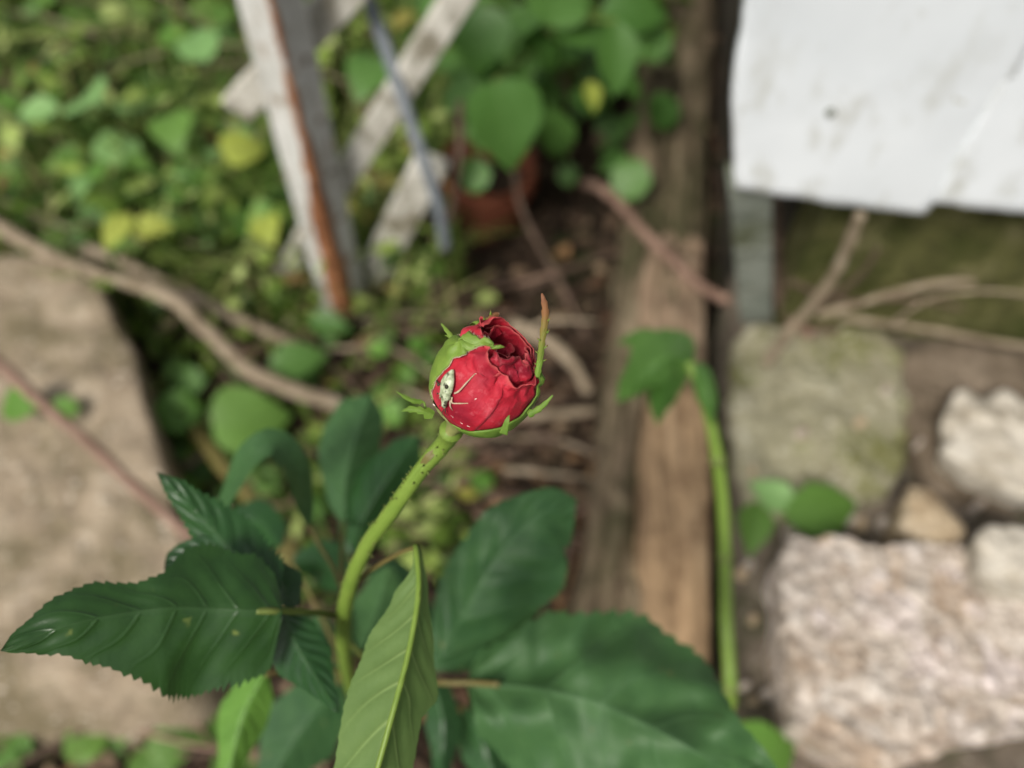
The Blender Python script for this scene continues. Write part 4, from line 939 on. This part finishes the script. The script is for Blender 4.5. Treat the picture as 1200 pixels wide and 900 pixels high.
# big lower right leaf
rleaf([(548, 800, .262), (640, 808, .252), (735, 838, .246), (832, 890, .240), (945, 958, .238)],
      [(0, 10), (.06, 60), (.25, 130), (.5, 135), (.8, 70), (1, 0)], [(0, 10), (.06, 42), (.25, 92), (.45, 118), (.62, 98), (.8, 48), (1, 0)], 'rose_mid', nu=130, nv=12, tilt=(.0000, .00022), quilt=.0018, tdepth=.03, nvein=6, ripple=.003, seed=13, wavy=.012)
pet([(420, 800, .30), (480, 798, .275), (520, 800, .264), (552, 800, .262), (585, 802, .2565)], .0010)
# behind the stem
rleaf([(404, 612, .30), (405, 560, .30), (420, 505, .302), (436, 462, .31)], [(0, 5), (.2, 22), (.5, 34), (.8, 24), (1, 0)], [(0, 5), (.2, 20), (.5, 40), (.8, 34), (1, 0)], 'rose_mid', nu=70, nv=8, tilt=(.0003, .00025), quilt=.001, seed=15)
rleaf([(410, 650, .30), (430, 600, .295), (462, 550, .295), (492, 510, .30)], [(0, 5), (.2, 22), (.5, 30), (.8, 20), (1, 0)], [(0, 5), (.2, 24), (.5, 34), (.8, 22), (1, 0)], 'rose', nu=70, nv=8, tilt=(.0003, .0003), quilt=.001, seed=16)
# arched leaf
rleaf([(362, 616, .262), (355, 585, .26), (346, 550, .254), (322, 522, .248), (294, 538, .25), (268, 582, .262), (252, 606, .27)],
      [(0, 3), (.15, 12), (.4, 20), (.65, 20), (.85, 10), (1, 0)], [(0, 3), (.15, 10), (.4, 16), (.65, 10), (.85, 6), (1, 0)], 'rose_mid', nu=80, nv=6, tilt=(.0003, -.0004), seed=17, wavy=.004)
pet([(404, 705, .23), (392, 668, .25), (375, 640, .262), (362, 616, .262)], .0007)
# smaller leaves below and behind
for k, (mid, w, mat) in enumerate([
    ([(418, 770, .30), (440, 720, .31), (458, 660, .32)], 34, 'rose_mid'), ([(395, 800, .30), (380, 760, .31), (372, 715, .32)], 28, 'rose_mid'),
    ([(505, 790, .30), (520, 850, .30), (515, 925, .29)], 22, 'rose'), ([(310, 790, .27), (285, 840, .27), (262, 930, .265)], 30, 'fresh'),
    ([(400, 800, .33), (350, 860, .34), (310, 930, .34)], 48, 'rose_mid'), ([(410, 690, .33), (380, 660, .34), (340, 660, .35)], 30, 'rose'),
    ([(500, 700, .34), (480, 740, .34), (470, 800, .34)], 36, 'rose_mid'), ([(545, 830, .31), (570, 880, .31), (590, 950, .30)], 30, 'rose'),
    ([(430, 690, .36), (460, 680, .36), (500, 690, .36)], 26, 'rose'), ([(300, 690, .30), (270, 740, .31), (260, 800, .32)], 34, 'rose'),
    ([(330, 640, .32), (300, 610, .33), (262, 612, .33)], 26, 'rose')]):
    rleaf(mid, [(0, 4), (.25, w * .8), (.5, w), (.8, w * .5), (1, 0)], [(0, 4), (.25, w * .8), (.5, w), (.8, w * .5), (1, 0)], mat, nu=44, nv=6, tilt=(.0002, .0003), quilt=.001, seed=30 + k)
    a = mid[0]; pet([(408, 790, .29), ((408 + a[0]) / 2, (790 + a[1]) / 2 - 8, (.29 + a[2]) / 2), a], .0008)
pet([(405, 700, .216), (400, 660, .25), (404, 612, .30)], .0008); pet([(405, 700, .216), (415, 680, .26), (410, 650, .30)], .0008)
pet([(402, 745, .24), (440, 780, .262), (480, 795, .272), (511, 785, .275)], .0008, 'stem_dull')

# ------------------------------------------------------------------ pale bug on the bud
vs = []; fs = []
for o in OUTER:
    b = len(vs); w = woff(o); vs += [v.co + w for v in o.data.vertices]; fs += [tuple(b + i for i in p.vertices) for p in o.data.polygons]
BV = BVHTree.FromPolygons(vs, fs)
def hit(px, py, lift=0.0):
    d = ray(px, py).normalized(); loc, nor, i, dist = BV.ray_cast(CP, d)
    if loc is None: loc = P(px, py, D0 - .008); nor = -d
    if nor.dot(d) > 0: nor = -nor
    nor = (nor + (loc - BC).normalized() * 2).normalized()
    return loc + nor * lift, nor
def bug_mat():
    m, t, b = newmat('bug_shell')
    c = ramp(t, tex(t, 'noise', 900, 3, .5), [(.35, (.18, .21, .12)), (.5, (.38, .43, .27)), (.7, (.58, .61, .47))])
    c = mixc(t, ramp(t, tex(t, 'noise', 700, 2, .5), [(.54, 0.0), (.62, .85)]), c, (.05, .05, .03))
    t.links.new(c, b.inputs['Base Color']); b.inputs['Roughness'].default_value = .4; return m
M['bug'] = bug_mat(); M['bugleg'] = rough_mat('bug_leg', [(.36, .28, .17), (.48, .38, .26), (.55, .46, .36)], 600, .5, .1, .0001)
M['bugdark'] = rough_mat('bug_dark', [(.02, .018, .012), (.05, .045, .03), (.1, .09, .06)], 600, .4, .1, .0001)
ph, nh = hit(524.5, 476); pt_, nt_ = hit(534, 434); pm_, nm = hit(529, 455)
bug = empty('plant_bug', pm_, 'tiny pale green bug with dark spots sitting on the red bud', 'insect')
prof = [(0, .6, .6), (.04, 2.2, 1.8), (.10, 3.2, 2.6), (.16, 3.0, 2.6), (.20, 3.6, 3.0), (.27, 5.4, 3.4), (.34, 8.6, 3.6), (.38, 8.0, 3.6), (.44, 8.0, 3.6), (.54, 9.2, 3.8), (.66, 9.4, 3.6), (.76, 8.2, 3.2), (.86, 5.6, 2.4), (.93, 3.4, 1.8), (.98, 2.2, 1.2), (1.0, .4, .5)]
mb = MB(); rows = []
for t, w, h in prof:
    c = ph.lerp(pt_, t); nn = nh.lerp(nt_, t).normalized(); q = BV.find_nearest(c); base = q[0] + nn * .0007
    ax = (pt_ - ph).normalized(); sd_ = ax.cross(nn).normalized()
    rows.append([base + sd_ * (w * PXM * math.cos(a * math.pi / 8)) + nn * (h * 1.45 * PXM * (math.sin(a * math.pi / 8) * (1 if a < 8 else .5) + .25)) for a in range(16)])
mb.grid(rows, None, True); mb.f.append(tuple(range(16))[::-1]); mb.f.append(tuple(len(mb.v) - 16 + i for i in range(16)))
body = mb.build('body', M['bug'], bug)
def seg(name, pts, r, mat, parent=bug):
    mb = MB(); q = [hit(x, y, l)[0] for x, y, l in pts]; n = 14; mb.tube(cr([tuple(p) for p in q], n), [r * (.95 - .55 * i / n) * (1 + .3 * (i % 5 == 4)) for i in range(n + 1)], 6); return mb.build(name, mat, parent)
seg('leg', [(535, 460, .0006), (541, 457, .0011), (548, 449, .0009), (557, 438, .0002)], .00022, M['bugleg'])
seg('leg', [(532, 464, .0006), (533, 470, .0009), (541, 471, .0007), (549, 472, .0002)], .00020, M['bugleg'])
seg('leg', [(530, 468, .0006), (530.5, 474, .0008), (531, 480, .0002)], .00018, M['bugleg'])
seg('leg', [(525, 452, .0006), (519, 449, .0010), (513, 445, .0003)], .00024, M['bugdark'])
seg('leg', [(523, 458, .0006), (519, 460, .0008), (517, 464, .0002)], .00018, M['bugleg'])
seg('leg', [(523, 464, .0005), (519, 463, .0007), (516, 467, .0002)], .00016, M['bugleg'])
seg('antenna', [(525, 477, .0008), (526, 481, .0009), (527.5, 485, .0006)], .00013, M['bugdark'])
seg('antenna', [(524, 477, .0008), (522, 481, .0009), (521, 485, .0006)], .00012, M['bugdark'])
def blob(name, px, py, lift, rad, mat, parent):
    c, n = hit(px, py, lift); mb = MB(); e1 = n.orthogonal().normalized(); e2 = n.cross(e1)
    mb.grid([[c + n * (rad * .6 * math.cos(p)) + (e1 * math.cos(a * .7854) + e2 * math.sin(a * .7854)) * rad * max(math.sin(p), .02) for a in range(8)] for p in (0, .5, 1, 1.6, 2.2, 2.8)], None, True)
    return mb.build(name, mat, parent)
for x, y, r in ((530.5, 452, .00048), (522.5, 450, .0004), (526, 462, .00022), (521.5, 459, .00022), (529, 468, .0003), (528, 471, .00024)): blob('shell_spot', x, y, .00188, r, M['bugdark'], body)
for x in (521.5, 526.5): blob('eye', x, 472.5, .0013, .00022, M['bugdark'], bug)
# short pale dashes in a row low on the bud, thin slivers in one pale colour
mw, t_, b_ = newmat('pale_fleck'); b_.inputs['Base Color'].default_value = (.8, .68, .6, 1); b_.inputs['Roughness'].default_value = .4
for a, b2 in (((507.5, 473), (510.5, 475.5)), ((514, 478), (518, 481)), ((527.5, 485), (533.5, 490)), ((539, 494), (543.5, 496.5)), ((546, 497.5), (552, 500)), ((556, 468), (559, 466.5)), ((557.5, 438.5), (558.5, 437.5))):
    p, n1_ = hit(*a, .00012); q, n2_ = hit(*b2, .00012); mb = MB(); mb.tube([p, p.lerp(q, .3), p.lerp(q, .7), q], [.00003, .00011, .00011, .00003], 6); mb.build('pale_fleck', mw, budo)
